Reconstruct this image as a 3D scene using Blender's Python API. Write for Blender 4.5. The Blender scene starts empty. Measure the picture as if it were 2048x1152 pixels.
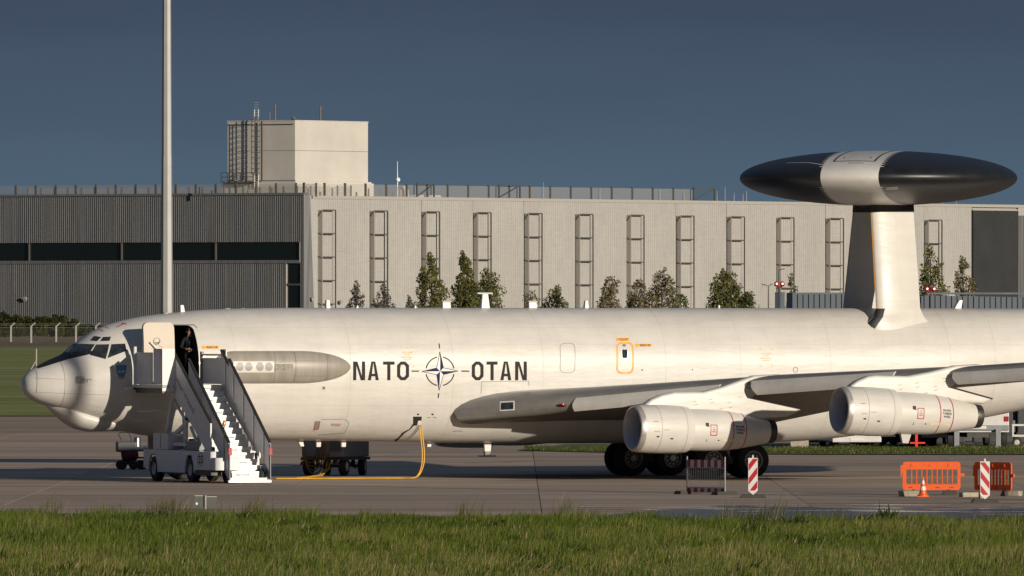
import bpy, bmesh, math, random
import numpy as np
from mathutils import Vector, Matrix

random.seed(7)
RNG = np.random.default_rng(11)
scene = bpy.context.scene
COL = scene.collection
R = math.radians

# ------------------------------------------------------------------ camera
CAM_H = 5.45                    # camera height above the apron (m)
FOC = 24320.0                   # focal length in pixels of the 2048 px wide photograph
HORIZON = 620.0                 # image row of the horizon
cam_d = bpy.data.cameras.new('camera')
cam = bpy.data.objects.new('camera', cam_d)
COL.objects.link(cam)
cam.location = (0, 0, CAM_H)
cam.rotation_euler = (R(90), 0, 0)
cam_d.sensor_width = 36.0
cam_d.lens = FOC / 2048.0 * 36.0
cam_d.shift_y = (HORIZON - 576.0) / 2048.0
cam_d.clip_start = 1.0
cam_d.clip_end = 30000.0
scene.camera = cam
scene.render.resolution_x, scene.render.resolution_y = 1024, 576

# ------------------------------------------------------------------ sky, sun, exposure
SUN_EL, SUN_AZ = 11.2, 36.0     # elevation; azimuth to the right of straight behind the camera
world = bpy.data.worlds.new('World')
scene.world = world
world.use_nodes = True
wn, wl = world.node_tree.nodes, world.node_tree.links
wn.clear()
w_out = wn.new('ShaderNodeOutputWorld')
w_bg = wn.new('ShaderNodeBackground')
w_sky = wn.new('ShaderNodeTexSky')
w_sky.sky_type = 'NISHITA'
w_sky.sun_disc = False
w_sky.sun_elevation = R(SUN_EL)
w_sky.sun_rotation = R(180.0 - SUN_AZ)
w_sky.altitude = 140
w_sky.air_density = 1.0
w_sky.dust_density = 0.6
w_sky.ozone_density = 2.5
# a bank of slate-blue rain cloud over the whole sky lowers and cools the clear-sky light
w_tc = wn.new('ShaderNodeTexCoord')
w_map = wn.new('ShaderNodeMapping')
w_map.inputs['Scale'].default_value = (25.0, 25.0, 160.0)
w_noise = wn.new('ShaderNodeTexNoise')
w_noise.inputs['Scale'].default_value = 1.0
w_noise.inputs['Detail'].default_value = 4.0
w_noise.inputs['Roughness'].default_value = 0.5
w_sep = wn.new('ShaderNodeSeparateXYZ')
w_add = wn.new('ShaderNodeMath'); w_add.operation = 'MULTIPLY_ADD'      # cloud base height wavers a little
w_add.inputs[1].default_value = 0.008
w_ramp = wn.new('ShaderNodeValToRGB')
_e = w_ramp.color_ramp.elements
_e[0].position = 0.004; _e[0].color = (0.080, 0.138, 0.196, 1)      # paler strip under the cloud bank
_e[1].position = 0.031; _e[1].color = (0.027, 0.047, 0.100, 1)      # slate-blue cloud
_x = _e.new(0.016); _x.color = (0.057, 0.102, 0.166, 1)
_x = _e.new(0.5); _x.color = (0.062, 0.088, 0.140, 1)
w_gain = wn.new('ShaderNodeVectorMath'); w_gain.operation = 'SCALE'
w_gain.inputs['Scale'].default_value = 12.5
w_mix = wn.new('ShaderNodeMixRGB')
w_mix.inputs['Fac'].default_value = 0.94
wl.new(w_tc.outputs['Generated'], w_map.inputs['Vector'])
wl.new(w_map.outputs['Vector'], w_noise.inputs['Vector'])
wl.new(w_tc.outputs['Generated'], w_sep.inputs[0])
wl.new(w_noise.outputs['Fac'], w_add.inputs[0])
wl.new(w_sep.outputs['Z'], w_add.inputs[2])
wl.new(w_add.outputs[0], w_ramp.inputs['Fac'])
wl.new(w_ramp.outputs['Color'], w_gain.inputs[0])
wl.new(w_sky.outputs['Color'], w_mix.inputs['Color1'])
wl.new(w_gain.outputs['Vector'], w_mix.inputs['Color2'])
wl.new(w_mix.outputs['Color'], w_bg.inputs['Color'])
w_bg.inputs['Strength'].default_value = 0.08
wl.new(w_bg.outputs['Background'], w_out.inputs['Surface'])

sun_d = bpy.data.lights.new('sun', 'SUN')
sun_d.energy = 4.6
sun_d.angle = R(0.53)
sun_d.color = (1.0, 0.885, 0.73)
sun = bpy.data.objects.new('sun', sun_d)
COL.objects.link(sun)
SUN_DIR = Vector((math.sin(R(SUN_AZ)) * math.cos(R(SUN_EL)), -math.cos(R(SUN_AZ)) * math.cos(R(SUN_EL)), math.sin(R(SUN_EL))))
sun.rotation_euler = SUN_DIR.to_track_quat('Z', 'Y').to_euler()
sun.location = (60, 300, 60)

scene.view_settings.view_transform = 'Standard'
scene.view_settings.look = 'None'
scene.view_settings.exposure = 0.0
scene.view_settings.gamma = 1.0
scene.view_settings.use_curve_mapping = False
scene.cycles.max_bounces = 6
scene.cycles.transparent_max_bounces = 16

# ------------------------------------------------------------------ measuring helpers
def at(px, py, Y):
    """world point seen at photograph pixel (px, py) when it stands Y metres away"""
    return Vector(((px - 1024.0) / FOC * Y, Y, CAM_H - (py - HORIZON) / FOC * Y))
def gdepth(py):
    """distance of the flat ground seen at photograph row py"""
    return CAM_H * FOC / (py - HORIZON)
def gpoint(px, py):
    p = at(px, py, gdepth(py)); p.z = 0.0
    return p

# ------------------------------------------------------------------ object helpers
def tag(o, label=None, cat=None, group=None, kind=None):
    if label: o['label'] = label
    if cat: o['category'] = cat
    if group: o['group'] = group
    if kind: o['kind'] = kind
    return o
def empty(name, loc=(0, 0, 0), rz=0.0, label=None, cat=None, group=None, parent=None):
    o = bpy.data.objects.new(name, None)
    COL.objects.link(o)
    o.location = loc; o.rotation_euler = (0, 0, rz)
    o.empty_display_size = 0.3
    if parent: o.parent = parent
    tag(o, label, cat, group)
    return o
def copy_tree(o, parent=None):
    c = o.copy(); COL.objects.link(c); c.parent = parent
    for ch in list(o.children): copy_tree(ch, c)
    return c

class MB:
    def __init__(self): self.v, self.f, self.m = [], [], []
    def add(self, vs, fs, m=0):
        b = len(self.v)
        self.v.extend([tuple(x) for x in vs])
        self.f.extend([tuple(b + i for i in f) for f in fs])
        self.m.extend([m] * len(fs))
        return self
    def hexa(self, p, m=0):     # p: 4 bottom (ccw) then 4 top
        return self.add(p, [(3, 2, 1, 0), (4, 5, 6, 7), (0, 1, 5, 4), (1, 2, 6, 5), (2, 3, 7, 6), (3, 0, 4, 7)], m)
    def box(self, x0, x1, y0, y1, z0, z1, m=0):
        return self.hexa([(x0, y0, z0), (x1, y0, z0), (x1, y1, z0), (x0, y1, z0), (x0, y0, z1), (x1, y0, z1), (x1, y1, z1), (x0, y1, z1)], m)
    def bar(self, a, b, w, h=None, up=(0, 0, 1), m=0):
        a, b = Vector(a), Vector(b); h = h or w
        d = (b - a).normalized(); u = Vector(up)
        if abs(d.dot(u)) > .98: u = Vector((0, 1, 0))
        s = d.cross(u).normalized(); t = s.cross(d).normalized()
        s *= w / 2; t *= h / 2
        return self.hexa([a - s - t, a + s - t, b + s - t, b - s - t, a - s + t, a + s + t, b + s + t, b - s + t], m)
    def prism(self, poly, fa, fb, m=0):   # poly 2-D, fa/fb map 2-D to the two end planes
        n = len(poly)
        vs = [fa(p) for p in poly] + [fb(p) for p in poly]
        fs = [tuple(range(n))[::-1], tuple(range(n, 2 * n))] + [(i, (i + 1) % n, n + (i + 1) % n, n + i) for i in range(n)]
        return self.add(vs, fs, m)
    def tube(self, pts, r, n=8, m=0, caps=True):
        pts = [Vector(p) for p in pts]; rs = r if isinstance(r, (list, tuple)) else [r] * len(pts)
        b = len(self.v); prev = None
        for i, p in enumerate(pts):
            d = (pts[min(i + 1, len(pts) - 1)] - pts[max(i - 1, 0)])
            d = d.normalized() if d.length > 1e-9 else Vector((0, 0, 1))
            if prev is None:
                u = Vector((0, 0, 1)) if abs(d.z) < .9 else Vector((1, 0, 0))
                s = d.cross(u).normalized()
            else:
                s = prev - d * prev.dot(d)
                s = s.normalized() if s.length > 1e-6 else d.orthogonal().normalized()
            t = d.cross(s).normalized(); prev = s
            for k in range(n):
                a = 2 * math.pi * k / n
                self.v.append(tuple(p + (s * math.cos(a) + t * math.sin(a)) * rs[i]))
        for i in range(len(pts) - 1):
            for k in range(n):
                self.f.append((b + i * n + k, b + i * n + (k + 1) % n, b + (i + 1) * n + (k + 1) % n, b + (i + 1) * n + k)); self.m.append(m)
        if caps:
            self.f.append(tuple(b + k for k in range(n))[::-1]); self.m.append(m)
            e = b + (len(pts) - 1) * n
            self.f.append(tuple(e + k for k in range(n))); self.m.append(m)
        return self
    def lathe(self, prof, o=(0, 0, 0), ax=(1, 0, 0), n=32, m=0, ms=None):   # prof: (distance along axis, radius)
        o, ax = Vector(o), Vector(ax).normalized()
        s = ax.orthogonal().normalized(); t = ax.cross(s)
        b = len(self.v)
        for x, r in prof:
            for k in range(n):
                a = 2 * math.pi * k / n
                self.v.append(tuple(o + ax * x + (s * math.cos(a) + t * math.sin(a)) * r))
        for i in range(len(prof) - 1):
            for k in range(n):
                self.f.append((b + i * n + k, b + i * n + (k + 1) % n, b + (i + 1) * n + (k + 1) % n, b + (i + 1) * n + k))
                self.m.append(ms[i] if ms else m)
        return self
    def grid(self, rows, m=0, closed=False):    # rows: list of equally long point rows
        b = len(self.v); n = len(rows[0])
        for r in rows: self.v.extend([tuple(p) for p in r])
        for i in range(len(rows) - 1):
            for k in range(n if closed else n - 1):
                self.f.append((b + i * n + k, b + i * n + (k + 1) % n, b + (i + 1) * n + (k + 1) % n, b + (i + 1) * n + k)); self.m.append(m)
        return self
    def mesh(self, name, mats, smooth=35, fix=True, bevel=0.0, bseg=2):
        me = bpy.data.meshes.new(name)
        me.from_pydata(self.v, [], self.f)
        for mt in (mats if isinstance(mats, (list, tuple)) else [mats]): me.materials.append(mt)
        me.polygons.foreach_set('material_index', self.m)
        if fix or bevel:
            bm = bmesh.new(); bm.from_mesh(me)
            bmesh.ops.remove_doubles(bm, verts=bm.verts, dist=1e-5)
            bmesh.ops.recalc_face_normals(bm, faces=bm.faces)
            if bevel:
                es = [e for e in bm.edges if len(e.link_faces) == 2 and e.calc_face_angle(0) > .6]
                bmesh.ops.bevel(bm, geom=es, offset=bevel, segments=bseg, profile=.6, affect='EDGES', clamp_overlap=True)
            bm.to_mesh(me); bm.free()
        if smooth:
            me.polygons.foreach_set('use_smooth', [True] * len(me.polygons))
            me.set_sharp_from_angle(angle=R(smooth))
        me.update()
        return me
    def build(self, name, mats, parent=None, **kw):
        o = bpy.data.objects.new(name, self.mesh(name, mats, **kw))
        COL.objects.link(o)
        if parent: o.parent = parent
        return o
def inst(name, me, parent=None, loc=(0, 0, 0), rot=(0, 0, 0), scale=(1, 1, 1)):
    o = bpy.data.objects.new(name, me); COL.objects.link(o)
    o.location = loc; o.rotation_euler = rot; o.scale = scale
    if parent: o.parent = parent
    return o

def pchip(xs, ys):
    xs, ys = np.array(xs, float), np.array(ys, float)
    h = np.diff(xs); d = np.diff(ys) / h
    m = np.zeros(len(xs)); m[0], m[-1] = d[0], d[-1]
    for i in range(1, len(xs) - 1):
        if d[i - 1] * d[i] > 0:
            w1, w2 = 2 * h[i] + h[i - 1], h[i] + 2 * h[i - 1]
            m[i] = (w1 + w2) / (w1 / d[i - 1] + w2 / d[i])
    def f(x):
        x = min(max(x, xs[0]), xs[-1])
        i = min(max(int(np.searchsorted(xs, x)) - 1, 0), len(xs) - 2)
        t = (x - xs[i]) / h[i]
        return float((1 + 2 * t) * (1 - t) ** 2 * ys[i] + t * (1 - t) ** 2 * h[i] * m[i] + t * t * (3 - 2 * t) * ys[i + 1] + t * t * (t - 1) * h[i] * m[i + 1])
    return f

def text_tris(s, bold=False):
    """triangles (2-D) of a line of lettering, cap height about 0.7"""
    cu = bpy.data.curves.new('t', 'FONT'); cu.body = s; cu.resolution_u = 3
    if bold: cu.offset = 0.018
    o = bpy.data.objects.new('t', cu); COL.objects.link(o)
    dg = bpy.context.evaluated_depsgraph_get()
    me = o.evaluated_get(dg).to_mesh()
    me.calc_loop_triangles()
    vs = [(v.co.x, v.co.y) for v in me.vertices]
    tr = [[vs[i] for i in t.vertices] for t in me.loop_triangles]
    o.evaluated_get(dg).to_mesh_clear()
    bpy.data.objects.remove(o); bpy.data.curves.remove(cu)
    x0 = min(p[0] for p in vs); x1 = max(p[0] for p in vs)
    return [[(p[0] - x0, p[1]) for p in t] for t in tr], x1 - x0

# ------------------------------------------------------------------ materials
def mat(name, col, rough=.5, metal=0., var=.08, scale=4., stretch=(1, 1, 1), bump=0., bscale=30., coat=0., spec=.5, rand=0., detail=5.):
    m = bpy.data.materials.new(name); m.use_nodes = True
    n, l = m.node_tree.nodes, m.node_tree.links
    b = n['Principled BSDF']
    b.inputs['Roughness'].default_value = rough
    b.inputs['Metallic'].default_value = metal
    b.inputs['Specular IOR Level'].default_value = spec
    if coat:
        b.inputs['Coat Weight'].default_value = coat; b.inputs['Coat Roughness'].default_value = .12
    tc = n.new('ShaderNodeTexCoord'); mp = n.new('ShaderNodeMapping')
    mp.inputs['Scale'].default_value = stretch
    l.new(tc.outputs['Object'], mp.inputs['Vector'])
    nz = n.new('ShaderNodeTexNoise'); nz.inputs['Scale'].default_value = scale; nz.inputs['Detail'].default_value = detail
    nz.inputs['Roughness'].default_value = .6
    l.new(mp.outputs['Vector'], nz.inputs['Vector'])
    rp = n.new('ShaderNodeValToRGB')
    rp.color_ramp.elements[0].position = .3; rp.color_ramp.elements[1].position = .7
    rp.color_ramp.elements[0].color = tuple(c * (1 - var) for c in col) + (1,)
    rp.color_ramp.elements[1].color = tuple(min(c * (1 + var), 1) for c in col) + (1,)
    l.new(nz.outputs['Fac'], rp.inputs['Fac'])
    src = rp.outputs['Color']
    if rand:
        oi = n.new('ShaderNodeObjectInfo'); mr = n.new('ShaderNodeMapRange')
        mr.inputs['To Min'].default_value = 1 - rand; mr.inputs['To Max'].default_value = 1 + rand
        l.new(oi.outputs['Random'], mr.inputs['Value'])
        vm = n.new('ShaderNodeVectorMath'); vm.operation = 'SCALE'
        l.new(src, vm.inputs[0]); l.new(mr.outputs['Result'], vm.inputs['Scale'])
        src = vm.outputs['Vector']
    l.new(src, b.inputs['Base Color'])
    rr = n.new('ShaderNodeMapRange')
    rr.inputs['To Min'].default_value = max(rough - .06, .02); rr.inputs['To Max'].default_value = min(rough + .08, 1)
    l.new(nz.outputs['Fac'], rr.inputs['Value']); l.new(rr.outputs['Result'], b.inputs['Roughness'])
    if bump:
        n2 = n.new('ShaderNodeTexNoise'); n2.inputs['Scale'].default_value = bscale; n2.inputs['Detail'].default_value = 4
        l.new(mp.outputs['Vector'], n2.inputs['Vector'])
        bp = n.new('ShaderNodeBump'); bp.inputs['Strength'].default_value = 1.0; bp.inputs['Distance'].default_value = bump
        l.new(n2.outputs['Fac'], bp.inputs['Height']); l.new(bp.outputs['Normal'], b.inputs['Normal'])
    return m
def glow(name, col, strength):
    m = mat(name, col, .3)
    b = m.node_tree.nodes['Principled BSDF']
    b.inputs['Emission Color'].default_value = col + (1,); b.inputs['Emission Strength'].default_value = strength
    return m
def attr_mat(name, rough=.6, trans=.0, attr='tint', spec=.3):
    m = bpy.data.materials.new(name); m.use_nodes = True
    n, l = m.node_tree.nodes, m.node_tree.links
    b = n['Principled BSDF']; b.inputs['Roughness'].default_value = rough; b.inputs['Specular IOR Level'].default_value = spec
    a = n.new('ShaderNodeAttribute'); a.attribute_name = attr
    l.new(a.outputs['Color'], b.inputs['Base Color'])
    if trans:
        t = n.new('ShaderNodeBsdfTranslucent'); mx = n.new('ShaderNodeMixShader'); mx.inputs[0].default_value = trans
        l.new(a.outputs['Color'], t.inputs['Color'])
        l.new(b.outputs['BSDF'], mx.inputs[1]); l.new(t.outputs['BSDF'], mx.inputs[2])
        l.new(mx.outputs['Shader'], n['Material Output'].inputs['Surface'])
    return m

P = {}
P['paint'] = mat('aircraft_paint', (.585, .565, .525), .40, var=.05, scale=1.1, stretch=(.5, 1, 2.2), bump=.015, bscale=1.9, coat=.12)
P['paint_grey'] = mat('aircraft_grey_paint', (.26, .25, .23), .42, var=.1, scale=2.5, stretch=(.4, 1, 1))
P['paint_light'] = mat('aircraft_light_grey_paint', (.45, .44, .42), .4, var=.06, scale=2)
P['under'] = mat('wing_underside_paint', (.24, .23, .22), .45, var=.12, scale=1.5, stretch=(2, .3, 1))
P['black'] = mat('matt_black', (.012, .012, .014), .5, var=.2)
P['radome'] = mat('radome_black', (.010, .011, .013), .40, var=.25, scale=2.5)
P['line'] = mat('panel_line', (.16, .15, .14), .6, var=.1)
P['letter'] = mat('lettering_black', (.018, .017, .018), .6, var=.3, scale=9, spec=.2)
P['navy'] = mat('emblem_navy', (.008, .018, .075), .6, var=.15, spec=.15)
P['white'] = mat('white_paint', (.66, .65, .63), .4, var=.04)
P['red'] = mat('red_paint', (.42, .02, .025), .42, var=.12)
P['orange'] = mat('orange_mark', (.80, .36, .02), .45, var=.05)
P['glass'] = mat('cockpit_glass', (.022, .027, .030), .06, var=.8, scale=4.5, coat=.6)
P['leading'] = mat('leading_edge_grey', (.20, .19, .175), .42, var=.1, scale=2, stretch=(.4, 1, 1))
P['faint'] = mat('faint_seam', (.49, .47, .43), .5, var=.1)
P['metal'] = mat('bare_metal', (.52, .50, .48), .32, 1.0, var=.1, scale=6)
P['dark_metal'] = mat('dark_metal', (.06, .058, .055), .45, .6, var=.2, scale=8)
P['duct'] = mat('inlet_duct', (.46, .49, .54), .45, .1, var=.08)
P['lip'] = mat('inlet_lip', (.50, .465, .44), .38, .55, var=.12, scale=6)
P['rubber'] = mat('tyre_rubber', (.018, .017, .017), .75, var=.3, scale=12)
P['rim'] = mat('wheel_rim', (.46, .45, .42), .45, .3, var=.15, scale=10)
P['interior'] = mat('cabin_interior', (.020, .017, .015), .85, var=.3)
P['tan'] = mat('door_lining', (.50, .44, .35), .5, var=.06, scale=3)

def weather(m, amount=.10):
    """rain streaks and grime: darker where stretched noise peaks, worn into the paint all over"""
    n, l = m.node_tree.nodes, m.node_tree.links
    b = n['Principled BSDF']; src = b.inputs['Base Color'].links[0].from_socket
    tc = n.new('ShaderNodeTexCoord')
    out = src
    for sc, st, amt in ((1.0, (2.6, 1.0, .28), amount), (1.0, (.35, 1.0, 3.2), amount * .8), (7.0, (1, 1, 1), amount * .45)):
        mp = n.new('ShaderNodeMapping'); mp.inputs['Scale'].default_value = st; l.new(tc.outputs['Object'], mp.inputs['Vector'])
        nz = n.new('ShaderNodeTexNoise'); nz.inputs['Scale'].default_value = sc; nz.inputs['Detail'].default_value = 6; nz.inputs['Roughness'].default_value = .65
        l.new(mp.outputs['Vector'], nz.inputs['Vector'])
        mr = n.new('ShaderNodeMapRange'); mr.inputs['From Min'].default_value = .42; mr.inputs['From Max'].default_value = .72
        mr.inputs['To Min'].default_value = 1.0; mr.inputs['To Max'].default_value = 1 - amt
        l.new(nz.outputs['Fac'], mr.inputs['Value'])
        vm = n.new('ShaderNodeVectorMath'); vm.operation = 'SCALE'; l.new(out, vm.inputs[0]); l.new(mr.outputs['Result'], vm.inputs['Scale']); out = vm.outputs['Vector']
    l.new(out, b.inputs['Base Color'])
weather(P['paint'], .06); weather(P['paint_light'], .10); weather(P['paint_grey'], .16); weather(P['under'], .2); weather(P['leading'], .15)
# ================================================================== THE SETTING
def sheet(name, poly, z, m, kind='structure'):
    mb = MB(); mb.add([(x, y, z) for x, y in poly], [tuple(range(len(poly)))])
    return tag(mb.build(name, m, smooth=0), kind=kind)

def ground_mat(name, c1, c2, c3, scale, stretch, rough=.9, fine=6., lo_=.32, hi_=.70):
    m = mat(name, c1, rough, var=.0)
    n, l = m.node_tree.nodes, m.node_tree.links
    b = n['Principled BSDF']
    tc = n.new('ShaderNodeTexCoord'); mp = n.new('ShaderNodeMapping'); mp.inputs['Scale'].default_value = stretch
    l.new(tc.outputs['Object'], mp.inputs['Vector'])
    a = n.new('ShaderNodeTexNoise'); a.inputs['Scale'].default_value = scale; a.inputs['Detail'].default_value = 6; a.inputs['Roughness'].default_value = .62
    f = n.new('ShaderNodeTexNoise'); f.inputs['Scale'].default_value = scale * fine; f.inputs['Detail'].default_value = 5
    l.new(mp.outputs['Vector'], a.inputs['Vector']); l.new(mp.outputs['Vector'], f.inputs['Vector'])
    r = n.new('ShaderNodeValToRGB'); e = r.color_ramp.elements
    e[0].position = lo_; e[0].color = c1 + (1,); e[1].position = hi_; e[1].color = c3 + (1,)
    x = e.new((lo_ + hi_) / 2); x.color = c2 + (1,)
    mx = n.new('ShaderNodeMixRGB'); mx.inputs['Fac'].default_value = .38
    l.new(a.outputs['Fac'], mx.inputs['Color1']); l.new(f.outputs['Fac'], mx.inputs['Color2'])
    l.new(mx.outputs['Color'], r.inputs['Fac'])
    l.new(r.outputs['Color'], b.inputs['Base Color'])
    return m
M_far_grass = ground_mat('far_grass', (.11, .145, .016), (.19, .215, .028), (.31, .275, .065), .06, (.35, 1.0, 1), fine=9, lo_=.42, hi_=.60)
M_concrete = ground_mat('apron_concrete', (.42, .325, .245), (.47, .372, .284), (.52, .42, .326), .22, (.45, 1, 1), .72)
M_joint = mat('joint_filler', (.045, .042, .040), .8)
M_soil = ground_mat('grass_soil', (.055, .072, .018), (.075, .090, .022), (.095, .092, .034), .25, (1, 1, 1))

sheet('ground', [(-6000, -400), (6000, -400), (6000, 14000), (-6000, 14000)], -.06, M_far_grass)
Y_NEAR, Y_FAR = 306.0, 622.0
def verge(x): return 325.5 - .46 * (x + 14)      # edge of the grass towards the concrete
sheet('apron', [(-260, Y_NEAR), (260, Y_NEAR), (260, 840), (30, 840), (12, Y_FAR + 6), (-260, Y_FAR - 4)], -.02, M_joint)
apron = bpy.data.objects['apron']

# concrete slabs, each its own piece; the seams run along and across the apron
slab = MB(); SL = 7.5
slab.box(.012, SL - .012, .012, SL - .012, -.018, .0)
M_slab = mat('slab_concrete', (.175, .158, .141), .72, var=.0)
def slab_material():
    m = M_concrete
    m.node_tree.nodes['Principled BSDF'].inputs['Specular IOR Level'].default_value = .15
    n, l = m.node_tree.nodes, m.node_tree.links
    b = n['Principled BSDF']
    # world-space stains: use the geometry position so that slabs do not repeat each other
    g = n.new('ShaderNodeNewGeometry')
    for nd in list(n):
        if nd.bl_idname == 'ShaderNodeMapping':
            l.new(g.outputs['Position'], nd.inputs['Vector'])
    ramp = [x for x in n if x.bl_idname == 'ShaderNodeValToRGB' and x.outputs['Color'].links and x.outputs['Color'].links[0].to_node == b][0]
    oi = n.new('ShaderNodeObjectInfo'); mr = n.new('ShaderNodeMapRange')
    mr.inputs['To Min'].default_value = .86; mr.inputs['To Max'].default_value = 1.12
    l.new(oi.outputs['Random'], mr.inputs['Value'])
    vm = n.new('ShaderNodeVectorMath'); vm.operation = 'SCALE'
    l.new(ramp.outputs['Color'], vm.inputs[0]); l.new(mr.outputs['Result'], vm.inputs['Scale'])
    # rubber streaks and oil stains along the taxi direction
    mp = n.new('ShaderNodeMapping'); mp.inputs['Scale'].default_value = (.016, .55, 1); mp.inputs['Rotation'].default_value = (0, 0, .03)
    l.new(g.outputs['Position'], mp.inputs['Vector'])
    nz = n.new('ShaderNodeTexNoise'); nz.inputs['Scale'].default_value = 1.; nz.inputs['Detail'].default_value = 4
    l.new(mp.outputs['Vector'], nz.inputs['Vector'])
    rp = n.new('ShaderNodeValToRGB'); rp.color_ramp.elements[0].position = .40; rp.color_ramp.elements[0].color = (.72, .675, .655, 1)
    rp.color_ramp.elements[1].position = .56; rp.color_ramp.elements[1].color = (1, 1, 1, 1)
    l.new(nz.outputs['Fac'], rp.inputs['Fac'])
    mu = n.new('ShaderNodeMixRGB'); mu.blend_type = 'MULTIPLY'; mu.inputs['Fac'].default_value = 1
    l.new(vm.outputs['Vector'], mu.inputs['Color1']); l.new(rp.outputs['Color'], mu.inputs['Color2'])
    l.new(mu.outputs['Color'], b.inputs['Base Color'])
slab_material()
slab_me = slab.mesh('slab', M_concrete, smooth=0)
for i in range(-4, 5):
    for j in range(0, 31):
        x, y = i * SL + .8, Y_NEAR + .3 + j * SL
        if j > 18 and (i > 1): continue
        inst('slab', slab_me, apron, (x, y, 0))
# beyond the slabs one can tell apart, the same concrete goes on as plain sheets
sheet('apron_sheet', [(-260, Y_NEAR), (-4 * SL + .8, Y_NEAR), (-4 * SL + .8, Y_FAR - 1), (-260, Y_FAR - 4)], 0, M_concrete)
sheet('apron_sheet', [(5 * SL + .8, Y_NEAR), (260, Y_NEAR), (260, 840), (5 * SL + .8, 840)], 0, M_concrete)
sheet('apron_sheet', [(-4 * SL + .8, Y_NEAR + .3 + 31 * SL), (2 * SL + .8, Y_NEAR + .3 + 31 * SL), (2 * SL + .8, Y_FAR + 4), (-4 * SL + .8, Y_FAR - 1)], 0, M_concrete)
sheet('apron_sheet', [(2 * SL + .8, Y_NEAR + .3 + 19 * SL), (5 * SL + .8, Y_NEAR + .3 + 19 * SL), (5 * SL + .8, 840), (2 * SL + .8, 840)], 0, M_concrete)

# painted markings
M_wline = mat('worn_white_line', (.48, .46, .42), .7, var=.5, scale=1.2)
M_yline = mat('worn_yellow_line', (.36, .26, .07), .7, var=.45, scale=.8)
def marking(pts, w, m, z=.006):
    mb = MB()
    for a, b in zip(pts[:-1], pts[1:]):
        a, b = Vector((a[0], a[1], z)), Vector((b[0], b[1], z))
        d = (b - a).normalized(); s = Vector((-d.y, d.x, 0)) * w / 2
        mb.add([a - s, b - s, b + s, a + s], [(0, 1, 2, 3)])
    return tag(mb.build('painted_line', m, smooth=0), kind='structure')
g = lambda px, py: gpoint(px, py).to_2d()
marking([g(540, 977), g(740, 980)], .16, M_wline)
for a, b in (((745, 912), (790, 908)), ((812, 906), (846, 903)), ((862, 901), (898, 899)), ((910, 898), (960, 896.5)), ((545, 902), (575, 900))):
    marking([g(*a), g(*b)], .35, M_wline)
marking([g(-30, 921), g(35, 919.5)], .3, M_wline); marking([g(80, 915), g(150, 913)], .3, M_wline); marking([g(170, 912), g(235, 910)], .3, M_wline)
marking([g(560, 915), g(640, 914)], .3, M_wline)
marking([g(940, 926), g(1080, 921), g(1230, 922)], .5, M_yline)
marking([g(-60, 956), g(300, 956.5), g(700, 957), g(1200, 963), g(1700, 960), g(2100, 956)], .3, M_yline)

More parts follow.
